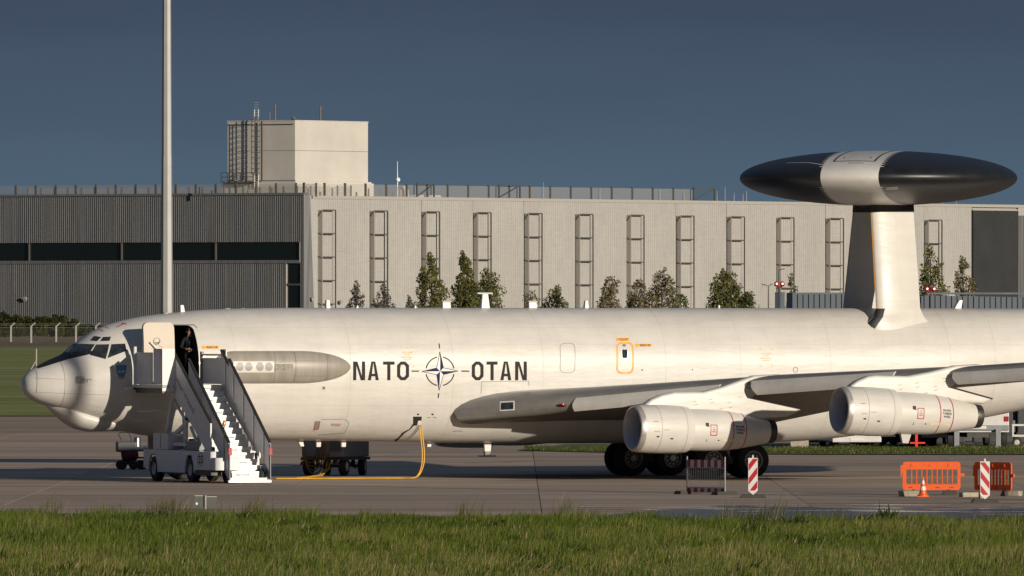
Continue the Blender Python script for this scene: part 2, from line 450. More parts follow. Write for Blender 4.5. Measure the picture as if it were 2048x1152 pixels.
# ---- near grass verge: soil plus blades
bump_pts = []
sheet('grass_verge', [(-120, 60), (120, 60), (120, verge(40)), (40, verge(40)), (-40, verge(-40)), (-120, verge(-40))], .02, M_soil)
def blades(name, n, sampler, hgt, width, palette, mat_, lean=.25, label=None):
    x, y, z = sampler(n)
    n = len(x)
    # patchiness: sums of sines act as a cheap smooth field
    fld = np.zeros(n)
    for _ in range(9):
        kx, ky, ph = RNG.normal(0, .8) * (.35 if _ % 2 else 1.), RNG.normal(0, .30) * (.5 if _ % 2 else 1.), RNG.uniform(0, 6.28)
        fld += np.sin(kx * x + ky * y + ph)
    fld = fld / 3.0
    f2 = np.zeros(n)
    for _ in range(8): f2 += np.sin(RNG.normal(0, 3.2) * x + RNG.normal(0, 1.1) * y + RNG.uniform(0, 6.28))
    f2 = np.clip(f2 / 2.6, -1.2, 1.6)
    h = hgt * (1 + .28 * fld + .42 * f2) * RNG.uniform(.5, 1.25, n)
    tall = RNG.random(n) < .035
    h[tall] *= RNG.uniform(1.3, 1.9, tall.sum())
    h = np.clip(h, .05, None)
    a = RNG.uniform(0, 6.283, n); w = width * RNG.uniform(.6, 1.4, n)
    la = RNG.normal(.4, 1.1, n); ll = h * np.abs(RNG.normal(lean, .22, n))
    dx, dy = np.cos(a) * w / 2, np.sin(a) * w / 2
    lx, ly = np.cos(la) * ll, np.sin(la) * ll
    v = np.zeros((n, 5, 3))
    v[:, 0] = np.stack([x - dx, y - dy, z], 1); v[:, 1] = np.stack([x + dx, y + dy, z], 1)
    v[:, 2] = np.stack([x + .35 * lx - dx * .75, y + .35 * ly - dy * .75, z + h * .55], 1)
    v[:, 3] = np.stack([x + .35 * lx + dx * .75, y + .35 * ly + dy * .75, z + h * .55], 1)
    v[:, 4] = np.stack([x + lx, y + ly, z + h * (1 - .15 * np.abs(lean))], 1)
    base = np.arange(n) * 5
    quads = np.stack([base, base + 1, base + 3, base + 2], 1); tris = np.stack([base + 2, base + 3, base + 4], 1)
    me = bpy.data.meshes.new(name)
    me.vertices.add(n * 5); me.vertices.foreach_set('co', v.reshape(-1))
    loops = np.concatenate([quads.reshape(-1), tris.reshape(-1)])
    me.loops.add(len(loops)); me.loops.foreach_set('vertex_index', loops)
    st = np.concatenate([np.arange(n) * 4, n * 4 + np.arange(n) * 3]); ct = np.concatenate([np.full(n, 4), np.full(n, 3)])
    me.polygons.add(2 * n); me.polygons.foreach_set('loop_start', st); me.polygons.foreach_set('loop_total', ct)
    pal = np.array(palette)
    t = np.clip(.48 + .26 * fld + .13 * f2 + RNG.normal(0, .20, n), 0, .999) * (len(pal) - 1)
    i0 = t.astype(int); fr = (t - i0)[:, None]
    c = pal[i0] * (1 - fr) + pal[np.minimum(i0 + 1, len(pal) - 1)] * fr
    straw = RNG.random(n) < .06 + .10 * np.clip(fld, 0, 1) + .18 * np.clip((282 - y) / 40, 0, 1) * (y < 300)
    c[straw] = np.array([.30, .25, .12]) * RNG.uniform(.7, 1.15, (straw.sum(), 1))
    at_ = me.attributes.new('tint', 'FLOAT_COLOR', 'POINT')
    cc = np.ones((n, 5, 4)); cc[:, :, :3] = c[:, None, :]
    at_.data.foreach_set('color', cc.reshape(-1))
    me.materials.append(mat_); me.update(); me.validate()
    o = bpy.data.objects.new(name, me); COL.objects.link(o)
    return tag(o, label, 'grass' if label else None, kind='stuff')
M_blade = attr_mat('grass_blades', .7, .36, spec=.12)
def near_sampler(n):
    y = RNG.uniform(236, 334, n); hw = 1075.0 / FOC * y
    x = RNG.uniform(-1, 1, n) * hw
    # a ragged edge towards the concrete
    edge = verge(x) - 1.4 + 1.6 * np.sin(x * .7) + 1.3 * np.sin(x * 1.9 + 1) + 1.1 * np.sin(x * 4.3) + RNG.normal(0, .8, n)
    k = y < edge
    return x[k], y[k], np.full(k.sum(), .02)
blades('grass', 210000, near_sampler, .19, .015, [(.049, .075, .009), (.078, .115, .013), (.118, .155, .021), (.180, .182, .048)], M_blade, label='green grass verge along the bottom of the photo')
# tufts of seeding grass standing above the edge
def tuft_sampler(n):
    cx = np.array([at(p, 0, 322).x for p in (318, 330, 345, 214, 100, 505, 512, 930, 1130, 1450, 1500, 1535, 1655, 2040, 1990)])
    k = RNG.integers(0, len(cx), n)
    x = cx[k] + RNG.normal(0, .22, n); y = verge(x) - np.abs(RNG.normal(0, 1.2, n))
    return x, y, np.full(n, .02)
blades('grass', 1100, tuft_sampler, .36, .012, [(.060, .075, .02), (.090, .095, .03), (.13, .12, .05)], M_blade, .4, label='taller seeding grass tufts at the verge edge')

def hollow_sampler(n):  # very dark leaf clumps added for the shaded hollows between the grass
    m = 46; cy = RNG.uniform(243, 322, m); cx = RNG.uniform(-1, 1, m) * 1040 / FOC * cy; sz = RNG.uniform(.12, .42, m)
    k = RNG.integers(0, m, n)
    return cx[k] + RNG.normal(0, 1, n) * sz[k], cy[k] + RNG.normal(0, 1, n) * sz[k] * 1.5, np.full(n, .02)
blades('weeds', 4200, hollow_sampler, .17, .05, [(.018, .032, .008), (.030, .050, .011), (.055, .080, .016)], M_blade, .55, label='dark broad-leaved weeds scattered through the grass verge')
# ---- grass strip on the right between the apron and the service vehicles
xi = at(1034, 0, 470).x
sheet('grass_island', [(xi, 470), (xi + 5, 461), (at(1640, 0, 457).x, 457), (120, 455), (120, 480), (xi + 2, 492)], .03, M_soil)
def island_sampler(n):
    x = RNG.uniform(xi + .3, 26, n); t = np.clip((x - xi) / 5, 0, 1)
    y0 = np.where(t < 1, 470 - 9 * t, 461 - 4 * np.clip((x - xi - 5) / 12, 0, 1)) + .4
    y = RNG.uniform(y0, 480)
    return x, y, np.full(n, .03)
blades('grass', 20000, island_sampler, .09, .03, [(.05, .075, .016), (.075, .10, .02), (.11, .125, .03)], M_blade, label='strip of green grass behind the main wheels')
# dry strip in front of the fence
M_dry = ground_mat('dry_grass', (.10, .075, .032), (.13, .098, .045), (.16, .12, .06), .05, (.4, 1, 1))
mb = MB(); rows = []
for x in np.linspace(-150, -50, 41):
    r = []
    for y, z in ((1815, -.08), (1850, .02), (1880, .10), (1893, .55), (1906, 1.05), (1922, 1.25), (1972, 1.25)):
        r.append((x, y, z + (.12 * math.sin(x * .8 + y) if z > .05 else 0)))
    rows.append(r)
mb.grid(rows); tag(mb.build('dry_grass_bank', M_dry, smooth=60, fix=False), kind='structure')
sheet('edge_kerb', [(-260, Y_FAR - 6), (-2, Y_FAR + 2.5), (-2, Y_FAR + 5.5), (-260, Y_FAR - 3)], .02, mat('dark_kerb', (.035, .037, .04), .7))

# ---- puddles near the verge
M_water = mat('puddle_water', (.04, .04, .043), .17, var=.1, bump=.008, bscale=5)
def puddle(px, py, rx, ry):
    c = gpoint(px, py); mb = MB(); n = 44; ph = [random.uniform(0, 6.28) for _ in range(4)]
    pts = []
    for k in range(n):
        a = 2 * math.pi * k / n
        r = 1 + .20 * math.sin(2 * a + ph[0]) + .16 * math.sin(3 * a + ph[1]) + .12 * math.sin(5 * a + ph[2]) + .07 * math.sin(9 * a + ph[3])
        pts.append((c.x + rx * r * math.cos(a), min(c.y + ry * r * math.sin(a), 400), .005))
    mb.add(pts, [tuple(range(n))])
    return tag(mb.build('puddle', M_water, smooth=0), kind='structure')
for a in ((1460, 1018, 1.0, .7), (1505, 1023, .5, .6), (1690, 1021, 1.5, .8), (1745, 1016, .9, .6), (1840, 1023, 1.9, .8), (1930, 1018, 1.2, .6), (1985, 1024, .9, .9), (1370, 1015, 1.0, .6), (1810, 1010, 1.6, .6), (1285, 1019, .7, .5), (2040, 1014, 1.0, .6), (1600, 1010, 1.3, .5), (1180, 1014, .5, .4), (2035, 1029, 1.0, .8)):
    puddle(*a)
M_wet = ground_mat('damp_concrete', (.060, .055, .056), (.075, .068, .068), (.10, .09, .088), .5, (.4, 1, 1), .34)
def damp():
    mb = MB(); n = 60; x0, x1 = gpoint(1180, 1010).x, gpoint(2090, 1010).x
    top, bot = [], []
    for k in range(n + 1):
        x = x0 + (x1 - x0) * k / n; t = min(1, 3.2 * k / n) ** .6
        top.append((x, verge(x) - .2 + t * (22 + 1.1 * math.sin(x * 1.3) + .8 * math.sin(x * 3.1 + 2) + .5 * math.sin(x * 7)), .003)); bot.append((x, verge(x) - .8, .003))
    mb.grid([bot, top])
    tag(mb.build('damp_patch', M_wet, smooth=0), kind='structure')
damp()

# ================================================================== HANGAR
HY, HYAW = 1950.0, R(55)
hc = at(615, 620, HY)
hr = Vector((math.cos(HYAW), math.sin(HYAW))); hl = Vector((-math.sin(HYAW), math.cos(HYAW)))
HZ = CAM_H + (HORIZON - 391) / FOC * HY
def tx(px):     # distance along the right-hand wall of the point seen at column px
    k = (px - 1024) / FOC
    return (k * HY - hc.x) / (hr.x - k * hr.y)
def ty(px):     # distance along the left-hand wall
    k = (px - 1024) / FOC
    return (k * HY - hc.x) / (hl.x - k * hl.y)
def zx(px, py):
    return CAM_H - (py - HORIZON) / FOC * (HY + tx(px) * hr.y)
def zy(px, py):
    return CAM_H - (py - HORIZON) / FOC * (HY + ty(px) * hl.y)
hangar = empty('hangar', (hc.x, HY, 0), HYAW, 'long aircraft hangar with dark ribbed front and pale ribbed side behind the plane', 'hangar')
M_pale = mat('pale_cladding', (.40, .388, .372), .6, var=.05, scale=.12, stretch=(1, 1, .4))
weather(M_pale, .12)
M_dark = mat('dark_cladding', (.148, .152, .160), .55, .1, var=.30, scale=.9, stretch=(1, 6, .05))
M_win = mat('dark_ribbon_glass', (.006, .009, .010), .12, var=.2)
M_frame = mat('hangar_steel', (.10, .092, .085), .55, .3, var=.15)
M_fin = mat('hangar_fin', (.30, .285, .265), .6, var=.08)
M_trim = mat('hangar_trim', (.36, .345, .32), .55, var=.06)
LX, LY = 238.0, 100.0
def corrugated(a, b, z0, z1, period, depth, fn, m=0, taper=0.0):
    mb = MB(); n = int((b - a) / period); lo, hi = [], []
    for i in range(n + 1):
        for q, d in ((0, 0), (.30, 0), (.42, depth), (.88, depth)):
            t = a + (i + q) * period
            if t > b: break
            lo.append(fn(t, d, z0)); hi.append(fn(t, d, z1))
    mb.grid([lo, hi], m)
    return mb
# pale side wall: bays of ribbed cladding between the bracing frames
fr_px = [635, 739, 843, 946, 1048, 1150, 1252, 1352, 1453, 1552, 1651, 1750, 1848]
edges = [tx(632)] + [tx(p) for p in fr_px[1:]] + [tx(1943)]
for a, b in zip(edges[:-1], edges[1:]):
    corrugated(a + .03, b - .03, 0, HZ - .5, .62, .14, lambda t, d, z: (t, -d, z)).build('cladding_bay', M_pale, hangar, smooth=0, fix=False)
mb = MB(); mb.box(0, tx(632) - .02, -.10, .4, 0, HZ - .5); mb.build('corner_panel', M_pale, hangar, smooth=0)
mb = MB(); mb.box(-.1, LX, -.22, .5, HZ - .5, HZ); mb.build('roof_trim', M_trim, hangar, smooth=0)
mb = MB(); mb.box(.3, LX, .4, LY, HZ - 1.5, HZ - .3); mb.build('roof', M_trim, hangar, smooth=0)
mb = MB(); mb.box(.5, LX, .42, .9, 0, HZ - .6); mb.build('wall_core', M_trim, hangar, smooth=0)
# dark sliding door and dark ribbed end at the right
mb = MB(); mb.box(tx(1944), tx(2034), -.30, .2, 0, zx(1944, 421)); mb.build('hangar_door', mat('door_charcoal', (.030, .031, .033), .6, var=.12, scale=.2), hangar, smooth=0)
mb = MB(); mb.box(tx(1944) - .25, tx(2034) + .25, -.34, .1, zx(1944, 421) + .02, zx(1944, 418)); mb.build('door_head', M_trim, hangar, smooth=0)
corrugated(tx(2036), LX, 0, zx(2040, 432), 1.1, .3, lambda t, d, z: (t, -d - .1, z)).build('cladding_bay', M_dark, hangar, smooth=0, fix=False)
corrugated(tx(2036), LX, zx(2040, 432) + .05, HZ - .52, .62, .14, lambda t, d, z: (t, -d, z)).build('cladding_bay', M_pale, hangar, smooth=0, fix=False)
# bracing frames standing off the pale wall
for p in fr_px:
    t0, t1 = tx(p), tx(p + 27)
    zt_ = zx(p, 420 + (p - 635) * .0165); pit = (zx(p, 420) - zx(p, 467))
    bf = empty('bracing_frame', (0, 0, 0), 0, parent=hangar)
    OUT = -1.0
    fr = MB(); fr.box(t0 - .05, t0 + .05, OUT, -.15, 0, zt_); fr.build('fin', M_fin, bf, smooth=0)
    fr = MB(); fr.box(t1 - .075, t1 + .075, OUT, OUT + .18, 0, zt_); fr.build('post', M_frame, bf, smooth=0)
    k = 0
    while zt_ - k * pit > 3.0:
        z = zt_ - k * pit
        fr = MB(); fr.box(t0 + .05, t1 - .075, OUT + .02, OUT + .16, z - .10, z + .09); fr.build('rung', M_frame, bf, smooth=0)
        fr = MB(); fr.bar((t0 - .1, OUT + .1, z - .12), (t0 - .1, -.2, z + .1 - (.0 if k else 1.1)), .11, .11); fr.build('knee_brace', M_frame, bf, smooth=0)
        k += 1
# dark front facade: a slab in front of the left wall with a leaning end
yA = ty(-160)
def lw(px, py): return ty(px), zy(px, py)
FX = -1.0
z_w1, z_w0 = zy(300, 485), zy(300, 521)
ds = HZ + .1
def dwall(z0, z1, ya, yb, nm='front_cladding'):
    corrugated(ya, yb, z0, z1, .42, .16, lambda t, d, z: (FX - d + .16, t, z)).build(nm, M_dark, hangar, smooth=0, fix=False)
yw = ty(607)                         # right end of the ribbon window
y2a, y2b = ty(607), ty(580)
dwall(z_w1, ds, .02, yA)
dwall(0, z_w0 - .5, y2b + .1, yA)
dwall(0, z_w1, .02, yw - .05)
mb = MB(); mb.box(FX + .5, FX + .9, 0, yA, 0, ds - .2); mb.build('wall_core', M_win, hangar, smooth=0)
mb = MB(); mb.box(FX - .1, FX + .4, yw, yA, z_w0 - .5, z_w0); mb.build('window_sill', M_dark, hangar, smooth=0)
mb = MB(); mb.box(FX + .30, FX + .36, yw, yA, z_w0, z_w1); mb.build('ribbon_window', M_win, hangar, smooth=0)
for p in (65, 250, 438, -110):
    mb = MB(); y = ty(p); mb.box(FX - .05, FX + .28, y - .09, y + .09, z_w0, z_w1); mb.build('mullion', M_frame, hangar, smooth=0)
mb = MB(); mb.box(FX - .02, FX + .3, yw - .04, yw + .1, z_w0 - .4, z_w1); mb.build('window_jamb', M_trim, hangar, smooth=0)
for a, b in ((526, 567), (571, 640)):
    mb = MB(); mb.box(FX + .30, FX + .36, y2a, y2b, max(zy(590, b), 1), zy(590, a)); mb.build('window', M_win, hangar, smooth=0)
mb = MB(); mb.box(FX - .05, FX + .28, y2b - .02, y2b + .12, 0, z_w0 - .5); mb.build('window_jamb', M_trim, hangar, smooth=0)
mb = MB(); mb.box(FX - .03, FX + .28, y2a, y2b - .04, zy(590, 571), zy(590, 567)); mb.build('window_bar', M_frame, hangar, smooth=0)
# leaning end return of the dark facade (wider at the foot)
mb = MB(); e0, e1 = tx(624), tx(613.6)
mb.hexa([(FX - .02, 0, 0), (tx(626), -.45, 0), (tx(626), .1, 0), (FX - .02, .1, 0), (FX - .02, 0, ds), (.12, -.45, ds), (.12, .1, ds), (FX - .02, .1, ds)])
mb.build('facade_end', M_dark, hangar, smooth=0)
mb = MB(); mb.box(FX - .15, FX + .9, -.1, yA, ds, ds + .35); mb.build('parapet', M_dark, hangar, smooth=0)
# wall lamps
for p, q in ((60, 597),):
    y, z = lw(p, q); mb = MB(); mb.lathe([(0, .12), (.05, .32), (.4, .42), (.45, .0)], (FX - .1, y, z), (-1, 0, -.3), 12); mb.bar((FX, y, z + .2), (FX - .5, y + .6, z), .12); mb.build('wall_lamp', M_trim, hangar)
for p, q in ((618, 597), (675, 603)):
    mb = MB(); mb.lathe([(0, .12), (.05, .3), (.4, .38), (.45, .0)], (tx(p), -.5, zx(p, q)), (0, -1, -.3), 12); mb.build('wall_lamp', M_trim, hangar)

# roof house on the hangar
HX0, HY0 = 30.0, 24.0
o_w = Vector((hc.x, HY, 0)) + Vector((hr.x, hr.y, 0)) * HX0 + Vector((hl.x, hl.y, 0)) * HY0
s_b = FOC / o_w.y
def zb_(py): return CAM_H - (py - HORIZON) / s_b
k590 = (590 - 1024) / FOC
HX0 += (k590 * o_w.y - o_w.x) / (hr.x - k590 * hr.y)
o_w = Vector((hc.x, HY, 0)) + Vector((hr.x, hr.y, 0)) * HX0 + Vector((hl.x, hl.y, 0)) * HY0
tower = empty('roof_house', (o_w.x, o_w.y, HZ - .3), HYAW, 'pale concrete box standing on the hangar roof', 'roof building')
M_house = mat('pale_concrete', (.50, .475, .43), .75, var=.09, scale=.16, detail=7)
lw_, rw_ = 137 / s_b / math.sin(HYAW), 142 / s_b / math.cos(HYAW) * 1.01
z1, z2, zm = zb_(362) - HZ + .3, zb_(240) - HZ + .3, zb_(301) - HZ + .3
mb = MB(); mb.box(-.6, rw_ + .8, -.6, lw_ + .7, 0, z1 - .25); mb.box(-.35, rw_ + .5, -.35, lw_ + .4, z1 - .25, z1 - .02); mb.build('plinth', M_house, tower, smooth=0)
mb = MB(); mb.box(0, rw_, 0, lw_, z1, zm - .03); mb.build('wall_panel', M_house, tower, smooth=0)
mb = MB(); mb.box(0, rw_, 0, lw_, zm + .03, z2 - .12); mb.build('wall_panel', M_house, tower, smooth=0)
mb = MB(); mb.box(.06, rw_ - .06, .06, lw_ - .06, zm - .04, zm + .04); mb.build('joint', M_frame, tower, smooth=0)
mb = MB(); mb.box(-.08, rw_ + .08, -.08, lw_ + .08, z2 - .12, z2); mb.build('coping', M_house, tower, smooth=0)
mb = MB(); mb.box(-.14, -.02, .3, lw_, z2 - .75, z2 - .62); mb.build('cable_tray', M_frame, tower, smooth=0); mb = MB(); mb.box(-.2, -.02, -.1, lw_ + .1, z1 - .1, z1 + .12); mb.build('gutter', M_frame, tower, smooth=0)
# caged ladder, landing rail and masts
def fy(px): return (590 - px) / s_b / math.sin(HYAW)
lad = MB()
for y in (fy(516), fy(524)): lad.box(-1.2, -1.08, y - .06, y + .06, z1 - 1, zb_(218) - HZ + .3)
for i in range(34):
    z = z1 - 1 + i * .42; lad.box(-1.17, -1.11, fy(524), fy(516), z, z + .05)
lad.build('ladder', P['white'], tower, smooth=0)
cage = MB()
for i in range(11):
    z = z1 + 1.2 + i * .88
    pts = [(-1.15 - 1.0 * math.sin(a), (fy(516) + fy(524)) / 2 + .75 * math.cos(a), z) for a in np.linspace(0, math.pi, 9)]
    cage.tube(pts, .05, 5)
for a in np.linspace(.3, math.pi - .3, 4):
    x, y = -1.15 - 1.0 * math.sin(a), (fy(516) + fy(524)) / 2 + .75 * math.cos(a)
    cage.tube([(x, y, z1 + 1.2), (x, y, z2 + .6)], .06, 5)
cage.build('ladder_cage', M_frame, tower)
rail = MB()
rail.box(-.55, -.4, fy(526) - .12, fy(526) + .12, z1, zb_(240) - HZ + .2)
for y in np.linspace(fy(520), fy(455), 6): rail.bar((-2.0, y, z1 - .1), (-2.0, y, z1 + 1.4), .14)
for z in (.0, .7, 1.4): rail.bar((-2.0, fy(520), z1 + z), (-2.0, fy(455), z1 + z), .11)
rail.box(-2.0, -.02, fy(520), fy(455), z1 - .22, z1 - .12)
rail.build('landing_rail', M_frame, tower, smooth=0)
for pts_, r_ in (([(2.0, 5.5, z2), (2.0, 5.5, z2 + 2.6)], .14), ([(2.0, 6.6, z2), (2.0, 6.6, z2 + 1.4)], .12), ([(rw_ * .55, 3, z2), (rw_ * .55, 3, z2 + 2.4)], .14), ([(1, 1.2, z2), (.6, .6, z2 + .35)], .3)):
    ms = MB(); ms.tube(pts_, r_, 6); ms.build('roof_mast', M_frame, tower)

# fences, gates and rods along the hangar roof
M_mesh = bpy.data.materials.new('fence_mesh'); M_mesh.use_nodes = True
_n, _l = M_mesh.node_tree.nodes, M_mesh.node_tree.links
_t = _n.new('ShaderNodeBsdfTransparent'); _mx = _n.new('ShaderNodeMixShader'); _mx.inputs[0].default_value = .36
_b = _n['Principled BSDF']; _b.inputs['Base Color'].default_value = (.34, .33, .30, 1); _b.inputs['Roughness'].default_value = .8
_l.new(_t.outputs['BSDF'], _mx.inputs[1]); _l.new(_b.outputs['BSDF'], _mx.inputs[2]); _l.new(_mx.outputs['Shader'], _n['Material Output'].inputs['Surface'])
def roof_fence(name, label, fn, ts, hgt, post_w, meshed, parent=hangar):
    f = empty(name, (hc.x, HY, HZ), HYAW, label, 'fence')
    pm = MB(); pm.box(-post_w / 2, post_w / 2, -post_w / 2, post_w / 2, -.1, 1); pme = pm.mesh('post', M_frame, smooth=0)
    for i, t in enumerate(ts):
        h = hgt[i % len(hgt)] if isinstance(hgt, (list, tuple)) else hgt
        inst('post', pme, f, fn(t), (0, 0, 0), (1, 1, h))
    if meshed:
        mb = MB(); a, b = Vector(fn(ts[0])), Vector(fn(ts[-1])); h = max(hgt) * .92 if isinstance(hgt, (list, tuple)) else hgt * .92
        for k in range(2):
            off = Vector((.02 * k, .02 * k, 0))
            mb.add([a + off, b + off, b + off + Vector((0, 0, h)), a + off + Vector((0, 0, h))], [(0, 1, 2, 3)])
            break
        mb.build('mesh_panel', M_mesh, f, smooth=0, fix=False)
    return f
roof_fence('roof_fence', 'mesh fence with posts along the roof edge of the dark hangar front', lambda t: (.6, t, 0), [ty(p) for p in range(628, -60, -40)], 2.05, .22, True)
roof_fence('roof_fence', 'fence row set back behind the front roof fence of the dark hangar', lambda t: (14, t, 0), [ty(p) for p in range(600, -60, -27)], 1.75, .2, True)
roof_fence('roof_fence', 'mesh fence with posts along the roof edge of the pale hangar side', lambda t: (t, 1.2, 0), [tx(p) for p in list(range(620, 1440, 41))], 2.1, .30, True)
roof_fence('roof_fence', 'short rail posts set back on the roof of the pale hangar side', lambda t: (t, 20, 0), [tx(p) for p in list(range(600, 1080, 24))], [1.5, 1.0, 1.6], .2, False)
for i, (a, b) in enumerate(((838, 872), (1002, 1044), (1391, 1433))):
    gt = empty('roof_gate', (hc.x, HY, HZ), HYAW, ['dark steel roof gate beside the white roof aerial', 'dark steel roof gate above the fifth wall frame', 'dark steel roof gate nearest the radar disc'][i], 'gate', 'gate frames on the hangar roof')
    mb = MB(); x0, x1, h = tx(a), tx(b), 2.25
    mb.box(x0 - .12, x0 + .12, .3, .5, -.1, h); mb.build('gate_post', M_frame, gt, smooth=0); mb = MB(); mb.box(x1 - .12, x1 + .12, .3, .5, -.1, h); mb.build('gate_post', M_frame, gt, smooth=0)
    mb = MB(); mb.box(x0 + .12, x1 - .12, .32, .48, h - .2, h - .02); mb.build('top_bar', M_frame, gt, smooth=0)
    mb = MB(); mb.bar((x0 + .2, .4, .1), (x1 - .2, .4, h - .25), .1); mb.build('brace', M_frame, gt, smooth=0)
ant = empty('roof_aerial', (hc.x, HY, HZ), HYAW, 'white aerial mast with small dish on the hangar roof', 'aerial')
x = tx(820); mb = MB(); mb.tube([(x, 2.5, 0), (x, 2.5, 2.0), (x, 2.5, 5.8)], [.16, .1, .05], 6); mb.build('mast', P['white'], ant)
mb = MB(); mb.lathe([(0, .02), (.1, .3), (.16, .36)], (x - .3, 2.2, 2.8), (-.3, -1, .1), 12); mb.build('dish', P['white'], ant)
mb = MB(); mb.lathe([(0, .0), (.02, .9), (1.1, .85), (1.7, .4), (1.8, 0)], (tx(832), 2.5, 0), (0, 0, 1), 14); mb.box(tx(845), tx(900), 1.8, 2.6, 0, .35); mb.build('vent_cowl', P['white'], ant)
for i, (p, y) in enumerate(((1095, 365), (1208, 376), (1328, 378), (1376, 382), (1442, 382), (1458, 374), (1476, 385), (1494, 387), (1501, 382), (1868, 402), (1893, 398), (1920, 402))):
    mb = MB(); t = tx(p); b = Vector((hc.x, HY, HZ)) + Vector((hr.x, hr.y, 0)) * t + Vector((hl.x, hl.y, 0)) * .8
    h = max(zx(p, y) - HZ, .6); mb.tube([(0, 0, -.1), (0, 0, h)], [.07, .035], 5)
    o = mb.build('lightning_rod', M_trim); o.location = b
    tag(o, ['thin rod on the roof right of the fifth wall frame', 'thin rod on the roof right of the sixth wall frame', 'thin rod on the roof right of the seventh wall frame', 'thin rod on the roof left of the last roof gate',
            'first thin rod on the roof right of the last roof gate', 'tallest thin rod right of the last roof gate', 'third thin rod on the roof right of the last roof gate', 'fourth thin rod right of the last roof gate, nearly under the radar disc', 'thin rod rising just under the left end of the radar disc',
            'first thin rod under the right half of the radar disc', 'middle thin rod under the right half of the radar disc', 'thin rod on the roof just left of the dark hangar door'][i], 'lightning rod', 'lightning rods on the hangar roof')
# ================================================================== AIRCRAFT
PSI, U_DOME = R(22.1), 29.9
CP, SP = math.cos(PSI), math.sin(PSI)
AX0, AY0 = 12.056 - U_DOME * CP, 400.0 - U_DOME * SP
# aircraft coordinates: u aft of the nose tip, v to port (towards the camera), w above the ground
def at_v(px, py, v):
    k = (px - 1024.0) / FOC
    u = (k * (AY0 - v * CP) - AX0 - v * SP) / (CP - k * SP)
    return u, CAM_H - (py - HORIZON) / FOC * (AY0 + u * SP - v * CP)
def L(u, v, w): return (u, -v, w)
def world_of(u, v, w): return Vector((AX0 + u * CP + v * SP, AY0 + u * SP - v * CP, w))

f_top = pchip([0, .03, .1, .29, .57, .95, 1.40, 1.64, 1.9, 2.34, 2.94, 3.7, 4.4, 5.2, 6.1, 7.5, 9, 36, 40, 43.8],
              [3.07, 3.25, 3.37, 3.53, 3.68, 3.86, 4.05, 4.24, 4.44, 4.74, 4.99, 5.18, 5.29, 5.37, 5.45, 5.50, 5.52, 5.50, 5.42, 5.2])
f_bot = pchip([0, .03, .09, .25, .43, .87, 1.5, 2.4, 3.3, 4.2, 6.1, 8.7, 12, 15, 22, 26, 27.5, 29, 31, 33.4, 35, 38, 41, 43.8],
              [3.05, 2.90, 2.78, 2.63, 2.53, 2.37, 2.16, 1.86, 1.60, 1.42, 1.29, 1.25, 1.2, 1.14, 1.1, 1.12, 1.18, 1.32, 1.55, 1.86, 2.15, 2.9, 3.85, 4.6])
f_hw = pchip([0, .03, .09, .29, .57, .95, 1.47, 1.9, 2.34, 2.94, 3.7, 4.4, 5.2, 6.1, 7.5, 31, 35, 38, 41, 43.8],
             [.02, .19, .33, .54, .73, .92, 1.13, 1.28, 1.41, 1.55, 1.69, 1.78, 1.83, 1.87, 1.88, 1.88, 1.66, 1.27, .72, .2])
f_zc = pchip([0, .5, 1.5, 3, 5, 8, 30, 35, 40, 43.8], [3.06, 3.10, 3.17, 3.35, 3.55, 3.63, 3.63, 3.9, 4.5, 4.9])
NB = 2.42
def side(u, w):
    """half width of the fuselage at station u and height w"""
    zt, zb, hw, zc = f_top(u), f_bot(u), f_hw(u), f_zc(u)
    if w >= zc:
        t = min((w - zc) / (zt - zc), 1.0); return hw * math.sqrt(max(1 - t * t, 0))
    t = min((zc - w) / (zc - zb), 1.0); return hw * max(1 - t ** NB, 0) ** (1 / NB)
def ring_pt(u, a):
    zt, zb, hw, zc = f_top(u), f_bot(u), f_hw(u), f_zc(u)
    c, s = math.cos(a), math.sin(a)
    if s >= 0: return hw * c, zc + (zt - zc) * s
    return hw * math.copysign(abs(c) ** (2 / NB), c), zc - (zc - zb) * abs(s) ** (2 / NB)

plane = empty('radar_aircraft', (AX0, AY0, 0), PSI, 'large white four-engined radar aircraft with black disc above the fuselage', 'aircraft')

# ---- fuselage skin with the cut for the open entry door
us = list(.62 * (np.linspace(0, 1, 16) ** 2)) + list(np.arange(.7, 6.0, .08)) + list(np.arange(6, 27, .3)) + list(np.arange(27, 43.8, .25)) + [43.8]
NT = 152
mb = MB()
mb.grid([[L(u, *ring_pt(u, 2 * math.pi * k / NT)) for k in range(NT)] for u in us], 0, closed=True)
mb.add([L(us[0], *ring_pt(us[0], 2 * math.pi * k / NT)) for k in range(NT)], [tuple(range(NT))])
mb.add([L(us[-1], *ring_pt(us[-1], 2 * math.pi * k / NT)) for k in range(NT)], [tuple(range(NT))])
fus_me = mb.mesh('fuselage', [P['paint'], P['interior']], smooth=0)
fuselage = inst('fuselage', fus_me, plane)
def rrect(x0, x1, y0, y1, r, n=6):
    pts = []
    for cx, cy, a0 in ((x1 - r, y1 - r, 0), (x0 + r, y1 - r, 90), (x0 + r, y0 + r, 180), (x1 - r, y0 + r, 270)):
        for k in range(n + 1):
            a = R(a0 + 90 * k / n); pts.append((cx + r * math.cos(a), cy + r * math.sin(a)))
    return pts
DU0, DU1 = 4.42, 5.40
DZ0, DZ1 = 3.10, 4.96
_v = 1.7
for _ in range(14):
    _u, _w = at_v(397.5, 712, _v); _v = side(_u, _w)
DU1 = _u; DU0 = DU1 - .95
cut = MB(); cut.prism(rrect(DU0, DU1, DZ0, DZ1, .17), lambda p: L(p[0], .25, p[1]), lambda p: L(p[0], 2.6, p[1]))
cutter = cut.build('cutter', P['interior'], plane, smooth=0)
bo = fuselage.modifiers.new('cut', 'BOOLEAN'); bo.operation = 'DIFFERENCE'; bo.object = cutter; bo.solver = 'EXACT'
dg = bpy.context.evaluated_depsgraph_get()
